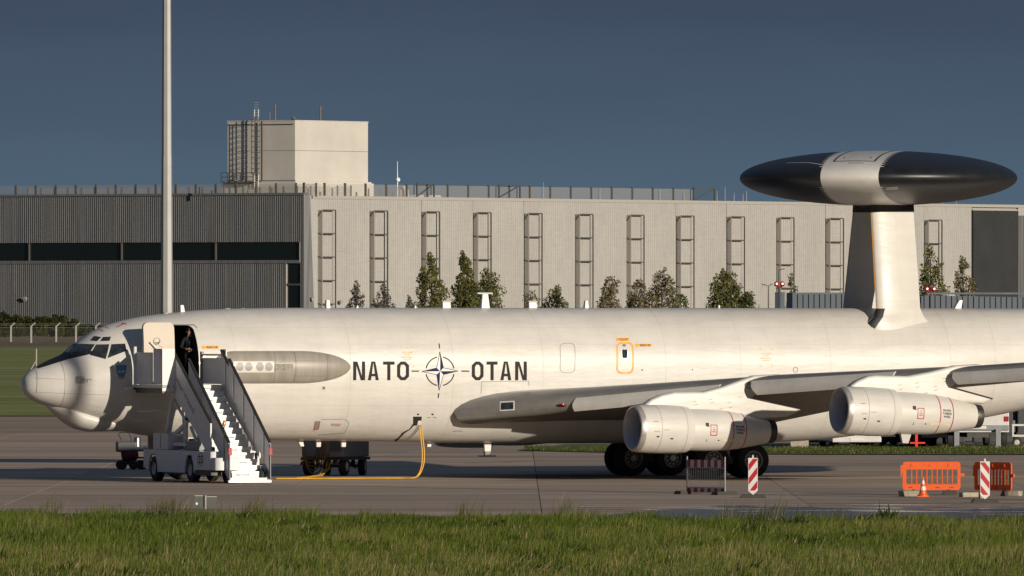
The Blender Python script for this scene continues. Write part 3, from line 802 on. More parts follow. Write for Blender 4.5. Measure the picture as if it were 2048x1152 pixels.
new_me = bpy.data.meshes.new_from_object(fuselage.evaluated_get(dg))
fuselage.modifiers.clear(); fuselage.data = new_me; new_me.name = 'fuselage'
bpy.data.objects.remove(cutter)
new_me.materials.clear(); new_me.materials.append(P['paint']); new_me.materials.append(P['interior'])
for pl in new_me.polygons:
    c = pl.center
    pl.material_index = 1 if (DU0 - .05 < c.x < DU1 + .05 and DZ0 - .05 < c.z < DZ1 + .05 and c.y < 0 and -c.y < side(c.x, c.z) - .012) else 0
new_me.polygons.foreach_set('use_smooth', [True] * len(new_me.polygons)); new_me.set_sharp_from_angle(angle=R(40))

# ---- marks laid on a surface: 2-D shapes traced as (px, py) and carried to the skin they lie on
def port(px, py, surf=side):
    v = 1.8
    for _ in range(14):
        u, w = at_v(px, py, v); v = .5 * v + .5 * surf(u, w)
    return at_v(px, py, v)
def subdiv(tris, mx):
    out, st = [], list(tris)
    while st:
        t = st.pop()
        d = [(t[i][0] - t[(i + 1) % 3][0]) ** 2 + (t[i][1] - t[(i + 1) % 3][1]) ** 2 for i in range(3)]
        i = d.index(max(d))
        if d[i] > mx * mx:
            a, b, c = t[i], t[(i + 1) % 3], t[(i + 2) % 3]; m = ((a[0] + b[0]) / 2, (a[1] + b[1]) / 2)
            st += [(a, m, c), (m, b, c)]
        else: out.append(t)
    return out
def tri_fan(poly):
    bm = bmesh.new(); vs = [bm.verts.new((p[0], p[1], 0)) for p in poly]
    f = bm.faces.new(vs); r = bmesh.ops.triangulate(bm, faces=[f])
    out = [tuple((v.co.x, v.co.y) for v in q.verts) for q in bm.faces]; bm.free()
    return out
def decal(name, polys, m, parent, surf=side, off=.006, px=True, mirror=False, mx=.09):
    """polys: list of polygons in photo pixels (px=True) or in (u, w)"""
    mb, mb2 = MB(), MB()
    for p in polys:
        q = [port(a, b, surf) for a, b in p] if px else p
        for t in subdiv(tri_fan(q) if len(q) > 3 else [tuple(q)], mx):
            pts = []
            for u, w in t:
                v = surf(u, w); e = .02
                nu = -(surf(u + e, w) - surf(u - e, w)) / (2 * e); nw = -(surf(u, w + e) - surf(u, w - e)) / (2 * e)
                nu = max(min(nu, 4), -4); nw = max(min(nw, 4), -4)
                k = off / math.sqrt(1 + nu * nu + nw * nw)
                pts.append((u + nu * k, v + k, w + nw * k))
            mb.add([L(*x) for x in pts], [(0, 1, 2)])
            if mirror: mb2.add([L(x[0], -x[1], x[2]) for x in pts], [(2, 1, 0)])
    if mirror: mb2.build(name, m, parent, smooth=60, fix=True)
    return mb.build(name, m, parent, smooth=60, fix=True)
def strokes(pts, w, closed=False):
    out = []; n = len(pts)
    for i in range(n if closed else n - 1):
        a, b = pts[i], pts[(i + 1) % n]
        dx, dy = b[0] - a[0], b[1] - a[1]; d = math.hypot(dx, dy) or 1
        nx, ny = -dy / d * w / 2, dx / d * w / 2; ex, ey = dx / d * w * .25, dy / d * w * .25
        out.append([(a[0] + nx - ex, a[1] + ny - ey), (a[0] - nx - ex, a[1] - ny - ey), (b[0] - nx + ex, b[1] - ny + ey), (b[0] + nx + ex, b[1] + ny + ey)])
    return out
def words(s, x, y, h, width=None, bold=True):
    """lettering with its lower left corner at pixel (x, y), capital height h pixels"""
    tr, wd = text_tris(s, bold); k = h / .70; kx = (width / wd) if width else k
    return [[(x + p[0] * kx, y - p[1] * k) for p in t] for t in tr]
def seam(u, w0=None, w1=None, width=.012, name='panel_seam', m=None, parent=None):
    a0, a1 = R(-80), R(85); mb = MB()
    rows = []
    for k in range(61):
        a = a0 + (a1 - a0) * k / 60
        v, w = ring_pt(u, a); rows.append([L(u - width / 2, v * 1.0018 + .002, w + .003 * math.sin(a)), L(u + width / 2, v * 1.0018 + .002, w + .003 * math.sin(a))])
    mb.grid(rows); return mb.build(name, m or P['faint'], parent or fuselage, smooth=60, fix=False)

# wording on the side
def letter_polys(ch, x0, x1, y0, y1, s):
    if ch == 'N': return [[(x0, y0), (x0 + s, y0), (x0 + s, y1), (x0, y1)], [(x1 - s, y0), (x1, y0), (x1, y1), (x1 - s, y1)], [(x0 + s * .6, y0), (x0 + s * 1.35, y0), (x1 - s * .6, y1), (x1 - s * 1.35, y1)]]
    if ch == 'T': m = (x0 + x1) / 2; return [[(x0, y0), (x1, y0), (x1, y0 + s), (x0, y0 + s)], [(m - s / 2, y0 + s), (m + s / 2, y0 + s), (m + s / 2, y1), (m - s / 2, y1)]]
    if ch == 'A':
        m = (x0 + x1) / 2; q = s * .62
        return [[(m - q, y0), (m + .2, y0), (x0 + s, y1), (x0, y1)], [(m - .2, y0), (m + q, y0), (x1, y1), (x1 - s, y1)], [(x0 + s * 1.0, y1 - 13), (x1 - s * 1.0, y1 - 13), (x1 - s * .9, y1 - 13 + s * .8), (x0 + s * .9, y1 - 13 + s * .8)]]
    c = 7.5; ci = 4.5
    o = [(x0 + c, y0), (x1 - c, y0), (x1, y0 + c), (x1, y1 - c), (x1 - c, y1), (x0 + c, y1), (x0, y1 - c), (x0, y0 + c)]
    i = [(x0 + s + ci - 1.5, y0 + s), (x1 - s - ci + 1.5, y0 + s), (x1 - s, y0 + s + ci), (x1 - s, y1 - s - ci), (x1 - s - ci + 1.5, y1 - s), (x0 + s + ci - 1.5, y1 - s), (x0 + s, y1 - s - ci), (x0 + s, y0 + s + ci)]
    return [[o[k], o[(k + 1) % 8], i[(k + 1) % 8], i[k]] for k in range(8)]
for ch, a, b in (('N', 706, 730), ('A', 735.5, 757.5), ('T', 766, 789), ('O', 794, 818), ('O', 943.5, 967), ('T', 973, 995), ('A', 1000.5, 1022.5), ('N', 1030, 1053.5)):
    decal('letter_' + ch.lower(), letter_polys(ch, a, b, 723, 760.5, 6.4), P['letter'], fuselage)
SX, SY = 880.0, 742.5
ring = []
for q in range(4):
    a0, a1 = q * 90 + 13, q * 90 + 77
    pts = [(SX + 28.3 * math.cos(R(a)), SY + 28.8 * math.sin(R(a))) for a in np.linspace(a0, a1, 12)]
    ring += strokes(pts, 2.2)
ring += [[(823, 741), (838, 741), (838, 743.4), (823, 743.4)], [(922.5, 741), (938.5, 741), (938.5, 743.4), (922.5, 743.4)], [(877.0, 687), (879.2, 687), (880.2, 697), (878.0, 697)], [(876.2, 786.5), (878.4, 786.5), (877.5, 796), (875.3, 796)]]
decal('compass_ring', ring, P['letter'], fuselage)
arms = [(SX - .6, SY - 38.5), (SX + 36, SY - .5), (SX - 2, SY + 38), (SX - 36, SY + .5)]
inn = 9.5
mid = [(SX + inn * math.cos(R(a)), SY + inn * math.sin(R(a))) for a in (-45, 45, 135, 225)]
decal('compass_star', [[arms[k], mid[k], (SX, SY)] for k in range(4)], P['navy'], fuselage, off=.007)
decal('compass_star', [[arms[k], (SX, SY), mid[(k + 3) % 4]] for k in range(4)], P['white'], fuselage, off=.007)
ol = []
for k in range(4): ol += strokes([mid[(k + 3) % 4], arms[k], mid[k]], 1.1)
decal('compass_outline', ol, P['letter'], fuselage, off=.0085)

# rescue arrows, hatch frames and orange cut marks
def arrow(x0, x1, y, h):
    return [[(x0, y), (x0 + h * 1.15, y - h), (x0 + h * 1.05, y - h * .52), (x1, y - h * .55), (x1, y + h * .5), (x0 + h * 1.05, y + h * .52), (x0 + h * 1.15, y + h)]]
for x0, x1, y in ((402.5, 438, 694.6), (1269, 1303.5, 690.4)):
    decal('rescue_arrow', arrow(x0, x1, y, 5), P['orange'], fuselage)
    decal('rescue_text', words('RESCUE', x0 + 11, y + 2.2, 4.2, x1 - x0 - 14), P['letter'], fuselage, off=.009)
hatch = rrect(1234, 1265.5, 686, 746, 9)
decal('hatch_frame', strokes(hatch, 3.4, True), P['orange'], fuselage)
decal('hatch_label', [[(1232.5, 676), (1258.5, 676), (1258.5, 682), (1233, 682)]], P['orange'], fuselage)
decal('hatch_text', words('PUSH TO OPEN', 1237, 679, 2.2, 19) + words('HATCH', 1241, 681.6, 2.0, 12), P['letter'], fuselage, off=.009)
decal('hatch_window', [rrect(1243, 1255.5, 698.5, 717.5, 4)], P['glass'], fuselage)
decal('hatch_window_rim', strokes(rrect(1243, 1255.5, 698.5, 717.5, 4), 1.6, True), P['metal'], fuselage, off=.009)
decal('hatch_handle', [[(1245, 688.5), (1251.5, 688.5), (1251.5, 693), (1245, 693)]], P['line'], fuselage)
decal('hatch_outline', strokes(rrect(1120, 1149.5, 686.5, 745.5, 9), .8, True), P['line'], fuselage)
for x0, x1, y0, y1 in ((802, 828, 691.5, 734), (1520.5, 1545, 696, 732)):
    k = 4; q = []
    for cx, sx in ((x0, 1), (x1, -1)):
        for cy, sy in ((y0, 1), (y1, -1)): q += strokes([(cx + sx * k, cy), (cx, cy), (cx, cy + sy * k)], 1.2)
    m = (x0 + x1) / 2; f = (y1 - y0) / 43
    yb = y0 + 15 * f
    q += words('CUT HERE', m - 10.5, yb, 2.6, 21) + words('FOR', m - 5, yb + 4.6, 2.6, 10) + words('EMERGENCY', m - 12, yb + 9.2, 2.6, 24) + words('RESCUE', m - 8, yb + 13.6, 2.6, 16)
    decal('cut_mark', q, mat('faded_orange', (.82, .52, .24), .5) if 'faded_orange' not in bpy.data.materials else bpy.data.materials['faded_orange'], fuselage, off=.010)
# service panels and fine print
decal('fuel_ring', strokes([(1591 + 4.6 * math.cos(a), 739.5 + 5 * math.sin(a)) for a in np.linspace(0, 6.283, 15)[:-1]], 1.1, True), P['red'], fuselage)
decal('fastener', [[(1384, 738), (1386, 738), (1386, 740.5), (1384, 740.5)]], P['black'], fuselage)
decal('fastener', [[(1283, 738), (1285.5, 738), (1285.5, 741), (1283, 741)]], P['black'], fuselage)
decal('access_panel', strokes([(642, 839), (690, 838), (698, 846), (688, 866), (636, 870)], .8), P['line'], fuselage)
decal('warning_text', words('WARNING STAND CLEAR', 662, 849, 1.8, 20) + words('OF PANEL', 662, 852, 1.8, 18), P['red'], fuselage)
decal('drain_hatch', [[(630, 843), (640, 842.5), (637, 858), (627, 860)]], P['paint_grey'], fuselage)
decal('drain_hatch_rim', strokes([(630, 843), (640, 842.5), (637, 858), (627, 860)], .9, True), P['red'], fuselage, off=.009)
decal('static_port', [[(644, 772), (650, 772), (650, 780), (644, 780)]], P['paint_light'], fuselage)
decal('static_port_hole', [[(646, 774), (649.5, 774), (649.5, 778), (646, 778)]], P['dark_metal'], fuselage, off=.009)
decal('lap_seam', strokes([(470, 812), (640, 811), (900, 811)], .7), P['faint'], fuselage, off=.003)
decal('lap_seam', strokes([(560, 862), (700, 861), (900, 862)], .7), P['faint'], fuselage, off=.003)
decal('fairing_seam', strokes([(962, 788), (963, 763.5), (1057, 762), (1058, 772)], .9), P['line'], fuselage)
decal('service_mark', strokes([(906, 863), (912, 861.5), (924, 862)], .9) + strokes([(855, 835), (861, 835)], .9) + strokes([(866, 835), (873, 835)], .9) + [[(863, 827), (867, 827), (867, 830), (863, 830)], [(834, 827), (838, 827), (838, 830), (834, 830)]], P['letter'], fuselage)
decal('small_print', [p for i, (t, wd) in enumerate((('AIRCRAFT', 18), ('MODEL NO BUILD', 20), ('SERIAL NUMBER ON FILE', 33), ('FUEL GRADE F 34', 25), ('FUEL GRADE F 35', 25), ('FUEL GRADE F 40', 20))) for p in words(t, 150.5, 755 + i * 2.35, 1.7, wd)], P['letter'], fuselage)
seam(port(130, 760)[0], m=P['line'])
for px_ in (470, 700, 905, 1085, 1330, 1480, 1660, 1900, 1990): seam(port(px_, 700)[0])
for y_, a_, b_ in ((655, 420, 2040), (689, 700, 2040), (771, 1080, 1500)): decal('lap_seam', strokes([(x_, y_) for x_ in np.linspace(a_, b_, 14)], .55), P['faint'], fuselage, off=.003)
# nose cap tone and black anti-glare panel
def glare():
    mb = MB(); rows = []
    for u in np.linspace(.45, 2.28, 40):
        wl = np.interp(u, [.45, .8, 1.35, 2.28], [3.58, 3.70, 3.88, 4.13])
        zt, zc, hw = f_top(u), f_zc(u), f_hw(u)
        a0 = math.asin(min((wl - zc) / (zt - zc), 1)); wtop = np.interp(u, [0, 1.42, 1.5, 2.28], [9, 9, 4.06, 4.18])
        a1 = math.pi / 2 if u < 1.45 else max(a0 + .02, math.asin(min((wtop - zc) / (zt - zc), 1)))
        r = []
        for k in range(25):
            a = a0 + (a1 - a0) * k / 24; v, w = ring_pt(u, a); r.append((u, v * 1.004 + .003, w + .006))
        rows.append(r)
    mb.grid([[L(*p) for p in r] for r in rows]); mb.grid([[L(p[0], -p[1], p[2]) for p in r] for r in rows])
    mb.build('antiglare_panel', P['black'], fuselage, smooth=60)
glare()
# cockpit glazing
def zpt(x, y): return (x / 4.8, 620 + y / 4.8)       # from the enlarged view of the nose
WIN = [[(735, 328), (905, 332), (850, 420), (650, 414)], [(925, 335), (1045, 332), (1012, 468), (868, 430)], [(1072, 332), (1198, 326), (1213, 390), (1036, 458)],
       [(905, 253), (968, 262), (930, 298), (870, 292)], [(992, 262), (1062, 259), (1050, 295), (967, 297)]]
for wq in WIN:
    q = [zpt(*p) for p in wq]; cx = sum(p[0] for p in q) / 4; cy = sum(p[1] for p in q) / 4
    decal('window_frame', strokes([(cx + (a - cx) * 1.02, cy + (b - cy) * 1.02) for a, b in q], .8, True), P['dark_metal'], fuselage, off=.007, mirror=True, mx=.07)
    decal('cockpit_window', [q], P['glass'], fuselage, off=.010, mirror=True, mx=.07)
decal('wiper', strokes([(140, 706), (168, 704)], 1), P['dark_metal'], fuselage, off=.02)
# red stencils above the cockpit
for a, b in ((((955, 190)), (990, 204)), ((1012, 165), (1045, 176)), ((1120, 165), (1200, 128)), ((1170, 128), (1215, 137))):
    decal('red_stencil', strokes([zpt(*a), zpt(*b)], 1.6), P['red'], fuselage)
decal('nose_cap_seam', strokes([port(72, 742), port(74, 762), port(72, 785)], .012), P['line'], fuselage, px=False)
decal('lap_seam', strokes([(68, 756), (131, 759)], .5) + strokes([(70, 784), (131, 787), (215, 790)], .5), P['line'], fuselage, off=.003)
# squadron shield
sx, sy = 233.8, 730.5
decal('crest_shield', [[zpt(1120, 535), zpt(1210, 532), zpt(1206, 600), zpt(1190, 632), zpt(1163, 645), zpt(1136, 625), zpt(1122, 590)]], mat('crest_blue', (.035, .24, .38), .4), fuselage)
decal('crest_rim', strokes([zpt(*p) for p in ((1120, 535), (1210, 532), (1206, 600), (1190, 632), (1163, 645), (1136, 625), (1122, 590))], .9, True), P['navy'], fuselage, off=.009)
decal('crest_wings', [[zpt(1126, 580), zpt(1160, 590), zpt(1150, 602)], [zpt(1204, 578), zpt(1168, 590), zpt(1178, 602)]], P['white'], fuselage, off=.010)
decal('crest_sword', [[zpt(1160, 545), zpt(1169, 545), zpt(1168, 615), zpt(1162, 615)]], mat('crest_red', (.50, .10, .07), .4), fuselage, off=.010)
decal('crest_scroll', strokes([zpt(1133, 634), zpt(1150, 655), zpt(1165, 660), zpt(1180, 655), zpt(1195, 632)], 1.8), bpy.data.materials['crest_red'], fuselage, off=.009)

# ---- chin fairing
mb = MB(); rows = []
cb = pchip([.78, .95, 1.2, 1.5, 1.85, 2.3, 3.1, 3.9, 4.6, 5.4], [2.40, 2.25, 2.03, 1.80, 1.63, 1.55, 1.56, 1.56, 1.50, 1.44])
ch = pchip([.78, .95, 1.2, 1.6, 2.4, 3.2, 4.2, 5.4], [.08, .30, .48, .64, .76, .72, .52, .12])
for u in np.linspace(.78, 5.4, 46):
    t = f_bot(u) + .34; b = cb(u); h = ch(u)
    rows.append([L(u, h * math.copysign(abs(math.cos(a)) ** .85, math.cos(a)), (t + b) / 2 + (t - b) / 2 * math.sin(a)) for a in np.linspace(0, 2 * math.pi, 41)[:-1]])
mb.grid(rows, closed=True); mb.add(rows[0], [tuple(range(40))]); mb.add(rows[-1], [tuple(range(40))])
mb.build('chin_fairing', P['paint'], plane, smooth=50)

# ---- grey listening fairing along the side
CU0, CU1 = port(424, 733)[0], port(698, 733)[0] + .05
CWZ = 3.615
def canoe_h(u):
    e0, e1 = .8, 1.75
    k = 1.0
    if u < CU0 + e0: k = math.sqrt(max(1 - ((CU0 + e0 - u) / e0) ** 2, 0))
    if u > CU1 - e1: k = math.sqrt(max(1 - ((u - CU1 + e1) / e1) ** 2, 0))
    return .525 * k
def canoe(u, w):
    h = canoe_h(u)
    if h <= .001: return side(u, w)
    t = (w - CWZ) / h
    if abs(t) >= 1: return side(u, w)
    return side(u, w) + .23 * (h / .525) * math.sqrt(1 - t * t)
mb = MB(); rows = []
for u in list(np.linspace(CU0, CU0 + .8, 14)) + list(np.linspace(CU0 + .95, CU1 - 1.8, 20)) + list(CU1 - 1.75 * (1 - np.sin(np.linspace(0, math.pi / 2, 22)))):
    h = max(canoe_h(u), .004)
    rows.append([L(u, (side(u, CWZ + h * s) - .02) + (.23 * (h / .525) + .02) * math.sqrt(max(1 - s * s, 0)), CWZ + h * s) for s in np.sin(np.linspace(-math.pi / 2, math.pi / 2, 27))])
mb.grid(rows)
canoe_o = mb.build('side_fairing', mat('fairing_grey', (.285, .26, .222), .40, var=.16, scale=1.6, stretch=(3, 1, .25), coat=.1), plane, smooth=60)
decal('antenna_panel', [[(466, 722.5), (547.5, 722.5), (547.5, 745), (468, 745)]], P['paint'], canoe_o, surf=canoe, mx=.06)
for cx in (479.5, 497.3, 519.5, 537.6):
    decal('antenna_disc', [[(cx + 8 * math.cos(a), 733.5 + 8.5 * math.sin(a)) for a in np.linspace(0, 6.283, 21)[:-1]]], P['paint_grey'], canoe_o, surf=canoe, off=.010, mx=.06)
decal('louvre', [[(549, 728), (586, 728), (586, 740), (549, 740)]], mat('louvre_grey', (.22, .20, .175), .6, var=.5, scale=14), canoe_o, surf=canoe, mx=.06)
for x in (547.5, 588, 652):
    decal('fairing_joint', strokes([(x, 704 + (4 if x > 600 else 0)), (x, 763 - (4 if x > 600 else 0))], .8), P['line'], canoe_o, surf=canoe, off=.005, mx=.06)
decal('fairing_joint', strokes([(588, 722), (650, 722)], .6) + strokes([(588, 752), (650, 752)], .6), P['line'], canoe_o, surf=canoe, off=.005, mx=.06)

# ---- entry door, swung forward and showing its lining
def door():
    u0, u1 = at_v(285.5, 700, 2.05)[0], at_v(347, 700, 2.05)[0]
    def dv(w): return 2.16 - .10 * max(w - 4.1, 0) ** 2 - .06 * max(3.6 - w, 0)
    z1 = 5.05
    prof = rrect(u0, u1, 3.16, z1, .17, 8)
    mb = MB(); N = len(prof); zs = np.linspace(3.16, z1, 15)
    c = [((u0 + u1) / 2, z) for z in zs]
    def wid(z):     # u extent of the rounded outline at height z
        r = .17
        for ze in (3.16, z1):
            d = abs(z - ze)
            if d < r: return r - math.sqrt(max(r * r - (r - d) ** 2, 0))
        return 0
    zs = sorted(set(list(np.linspace(3.16, z1, 17)) + [3.16 + .17 * (1 - math.cos(a)) for a in np.linspace(0, math.pi / 2, 6)] + [z1 - .17 * (1 - math.cos(a)) for a in np.linspace(0, math.pi / 2, 6)]))
    outer = [[L(u0 + wid(z) + (u1 - u0 - 2 * wid(z)) * k / 6, dv(z) + .0, z) for k in range(7)] for z in zs]
    inner = [[L(u0 + wid(z) + (u1 - u0 - 2 * wid(z)) * k / 6, dv(z) - .13, z) for k in range(7)] for z in zs]
    mb.grid(outer, 0); mb.grid(inner, 1)
    bo_, bi_ = [r[0] for r in outer] + [r[-1] for r in outer[::-1]], [r[0] for r in inner] + [r[-1] for r in inner[::-1]]
    mb.grid([bo_ + [bo_[0]], bi_ + [bi_[0]]], 0)
    d = mb.build('entry_door', [P['tan'], P['paint']], plane, smooth=40)
    def dsurf(u, w): return dv(w)
    cx, cy = 313.5, 682.5
    U, W_ = port(cx, cy, dsurf)
    mb = MB(); mb.lathe([(0, .12), (.03, .12), (.03, .095), (.0, .08), (-.02, .0)], L(U, dv(W_), W_), L(0, 1, .35), 20, ms=[0, 0, 0, 1]); mb.build('porthole', [P['metal'], P['metal']], d)
    a, b = port(299, 684, dsurf), port(313, 699, dsurf)
    mb = MB(); mb.tube([L(a[0], dv(a[1]) + .07, a[1]), L(b[0], dv(b[1]) + .07, b[1])], .028, 8); mb.tube([L(b[0], dv(b[1]), b[1]), L(b[0], dv(b[1]) + .09, b[1])], .05, 10); mb.build('door_handle', P['white'], d)
    decal('handle_arc', strokes([(303, 698), (308, 692)], .8) + strokes([(317, 690), (325, 695)], .8), P['red'], d, surf=dsurf)
    mb = MB(); mb.bar(L(u1 - .02, dv(4.5) - .06, 4.5), L(DU0 + .02, side(DU0, 4.5) - .02, 4.5), .06, .10); mb.bar(L(u1 - .02, dv(3.6) - .06, 3.6), L(DU0 + .02, side(DU0, 3.6) - .02, 3.6), .06, .10); mb.build('hinge_arm', P['paint_light'], d)
door()
decal('door_frame_line', strokes([port(347, 650), port(388, 650), port(394, 656)], .03), P['line'], fuselage, px=False)
# cable socket on the side
decal('socket_hatch', [[(826, 833), (843.5, 833), (843, 840), (840, 851), (826, 851)]], P['interior'], fuselage)
decal('socket_plate', [[(836, 841), (842.5, 841), (842, 851), (834, 851)]], P['white'], fuselage, off=.012)

# ---- lofted surfaces
def airfoil(n=22):
    xs = (1 - np.cos(np.linspace(0, math.pi, n))) / 2
    yt = 5 * (.2969 * np.sqrt(xs) - .126 * xs - .3516 * xs ** 2 + .2843 * xs ** 3 - .1036 * xs ** 4)
    cam_ = .018 * (1 - (2 * xs - 1) ** 2)
    return xs, yt, cam_
AFX, AFT, AFC = airfoil()
AFL = .23 * (1 - np.exp(-AFX / .014)) * (1 - AFX) ** .85      # flat underside of the wing sections
def wing_rows(secs, sgn):
    rows = []
    for v, ul, wl, c, t, inc in secs:
        r = []
        up = [(x, AFC[i] + AFT[i] * t) for i, x in enumerate(AFX)][::-1]; lo = [(x, AFC[i] - AFL[i] * t) for i, x in enumerate(AFX)][1:]
        for x, y in up + lo:
            r.append(L(ul + c * (x * math.cos(inc) + y * math.sin(inc)), sgn * v, wl + c * (y * math.cos(inc) - x * math.sin(inc))))
        rows.append(r)
    return rows
le0 = at_v(911, 833, 1.85); le2 = at_v(1493, 770, 8.35); le1 = at_v(1898, 747, 14.2)
SEC = [(1.1, le0[0] + .05, le0[1] + .30, 10.7, .105, .035), (1.85, le0[0], le0[1] + .05, 10.7, .142, .035)]
for t in (.25, .5, .75): SEC.append((1.85 + 6.5 * t, le0[0] + (le2[0] - le0[0]) * t, le0[1] + .05 + (le2[1] - le0[1] - .05) * t, 10.7 + (6.3 - 10.7) * t, .142 + (.100 - .142) * t, .035))
SEC += [(8.35, le2[0], le2[1], 6.3, .100, .03), (14.2, le1[0], le1[1], 4.8, .095, .02), (21.9, le1[0] + 7.7 * .74, le1[1] + .62, 2.9, .10, .0)]
def wing(sgn):
    rows = wing_rows(SEC, sgn)
    mb = MB(); n = len(rows[0]); nu = len(AFX)
    b = len(mb.v)
    for r in rows: mb.v.extend(r)
    for i in range(len(rows) - 1):
        for k in range(n - 1):
            mb.f.append((i * n + k, i * n + k + 1, (i + 1) * n + k + 1, (i + 1) * n + k))
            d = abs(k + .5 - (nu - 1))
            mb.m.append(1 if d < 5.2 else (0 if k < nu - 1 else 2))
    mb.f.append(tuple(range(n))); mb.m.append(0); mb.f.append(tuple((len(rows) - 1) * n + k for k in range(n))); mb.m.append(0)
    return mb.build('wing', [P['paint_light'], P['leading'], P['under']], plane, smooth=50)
wings = {s: wing(s) for s in (1, -1)}
def sec_at(v):
    for a, b in zip(SEC[:-1], SEC[1:]):
        if a[0] <= v <= b[0]:
            t = (v - a[0]) / (b[0] - a[0]); return [a[i] + (b[i] - a[i]) * t for i in range(6)]
# leading edge flaps hanging open
def krueger(v0, v1, a_top, a_bot, b_top, b_bot, cut=0.0, sgn=1):
    mb = MB(); at0, ab0, at1, ab1 = at_v(*a_top, v0), at_v(*a_bot, v0), at_v(*b_top, v1), at_v(*b_bot, v1)
    rows0, rows1 = [], []
    A, B, C, D = (at0[0], v0, at0[1]), (ab0[0], v0 + cut, ab0[1]), (at1[0], v1, at1[1]), (ab1[0], v1, ab1[1])
    f = []
    for i in range(7):
        t = i / 6; r = []
        for (p, q) in ((A, B), (C, D)):
            u = p[0] + (q[0] - p[0]) * t - .10 * math.sin(math.pi * t); r.append((u, p[1] + (q[1] - p[1]) * t, p[2] + (q[2] - p[2]) * t))
        f.append(r)
    front = [[L(x[0], sgn * x[1], x[2]) for x in r] for r in f]; back = [[L(x[0] + .05, sgn * x[1], x[2]) for x in r] for r in f]
    mb.grid(front); mb.grid(back)
    mb.grid([[r[0] for r in front], [r[0] for r in back]]); mb.grid([[r[1] for r in front], [r[1] for r in back]]); mb.grid([front[0], back[0]]); mb.grid([front[-1], back[-1]])
    return mb.build('leading_edge_flap', P['paint_light'], wings[sgn], smooth=40)
for sgn in (1, -1):
    krueger(4.55, 7.75, (1152, 796), (1149, 823), (1440, 769), (1440, 797), sgn=sgn)
    krueger(8.55, 12.6, (1503, 762), (1508, 790), (1790, 743), (1790, 770), .25, sgn=sgn)
    krueger(14.45, 17.6, (1906, 745), (1910, 769), (2125, 731), (2125, 757), .22, sgn=sgn)
# landing light in the wing root and red beacon under the wing
def lamp():
    mb = MB(); q = [at_v(1001, 803, 2.75), at_v(1029, 802, 3.05), at_v(1029, 820, 3.05), at_v(1001, 821, 2.75)]
    def shift(p, d): return L(p[0] - d, 2.75 if p in (q[0], q[3]) else 3.05, p[1])
    # seated on the leading edge: pushed forward until it just stands clear of the skin
    return q
def on_wing(px, py):
    """wing leading edge point seen at a pixel: search along v for the nearest skin"""
    best = None
    for v in np.linspace(1.9, 8, 400):
        u, w = at_v(px, py, v); s = sec_at(v)
        if s is None: continue
        c = s[3]; dx, dz = u - s[1], w - s[2]
        x = (dx * math.cos(s[5]) - dz * math.sin(s[5])) / c; y = (dx * math.sin(s[5]) + dz * math.cos(s[5])) / c
        if 0 <= x <= 1:
            yt = np.interp(x, AFX, AFT) * s[4]; yc = np.interp(x, AFX, AFC)
            if -np.interp(x, AFX, AFL) * s[4] <= y - yc <= yt: best = (u, v, w)      # deepest v towards the camera wins
    return best
def wing_patch(poly, off, m, name, nsub=6):
    (a, b, c, d) = poly; mb = MB(); rows = []
    for i in range(nsub + 1):
        r = []
        for j in range(nsub + 1):
            s, t = i / nsub, j / nsub
            px_ = (a[0] * (1 - s) + b[0] * s) * (1 - t) + (d[0] * (1 - s) + c[0] * s) * t; py_ = (a[1] * (1 - s) + b[1] * s) * (1 - t) + (d[1] * (1 - s) + c[1] * s) * t
            p = on_wing(px_, py_)
            if p is None: return None
            r.append(L(p[0] - off * .8, p[1] + off * .8, p[2]))
        rows.append(r)
    mb.grid(rows); return mb.build(name, m, wings[1], smooth=60, fix=False)
wing_patch([(1000, 803), (1030, 801.5), (1030, 820.5), (1000, 822)], .02, P['white'], 'landing_light_frame')
wing_patch([(1003, 805.5), (1027.5, 804), (1027.5, 818), (1003, 819.5)], .035, P['glass'], 'landing_light')
bp = on_wing(1124, 812)
if bp:
    mb = MB(); mb.lathe([(-.02, .15), (.015, .14), (.03, .08), (.035, 0)], L(*bp), L(-.2, .35, -.9), 14); mb.build('red_beacon', P['tail_red'] if 'tail_red' in P else mat('beacon_red', (.16, .010, .012), .3), wings[1])

# ---- engines
def nacelle_mesh():
    mb = MB()
    prof = [(.62, .55), (.30, .575), (.08, .61), (.0, .665), (.02, .705), (.09, .735), (.17, .747), (.30, .760), (.62, .772), (1.1, .775), (1.55, .762), (1.86, .735), (1.90, .720), (1.90, .665)]
    mats_ = [1, 1, 2, 2, 2, 2, 0, 0, 0, 0, 0, 0, 0]
    mb.lathe(prof, n=56, ms=mats_)
    core = [(1.88, .66), (2.05, .668), (2.6, .668), (3.2, .645), (3.8, .575), (4.35, .475), (4.78, .385), (4.80, .36)]
    mb.lathe(core, n=56, m=0)
    noz = [(4.74, .372), (4.80, .392), (5.02, .365), (5.02, .335), (4.6, .30), (4.4, .0)]
    mb.lathe(noz, n=40, m=3)
    me = mb.mesh('engine_nacelle', [P['paint'], P['duct'], P['lip'], P['dark_metal']], smooth=28)
    return me
nac_me = nacelle_mesh()
fan = MB(); fan.lathe([(.62, .56), (.60, .50), (.60, .16), (.50, .13), (.36, .06), (.32, 0)], n=36, ms=[0, 0, 1, 1, 1])
for k in range(30):
    a = 2 * math.pi * k / 30; c, s = math.cos(a), math.sin(a); c2, s2 = math.cos(a + .16), math.sin(a + .16)
    fan.add([(.57, .15 * c, .15 * s), (.50, .15 * c2, .15 * s2), (.48, .545 * c2, .545 * s2), (.58, .545 * c, .545 * s)], [(0, 1, 2, 3)], 1)
fan_me = fan.mesh('fan', [mat('fan_grey', (.30, .32, .34), .5, .2), mat('fan_blade', (.42, .44, .46), .45, .3)], smooth=40)
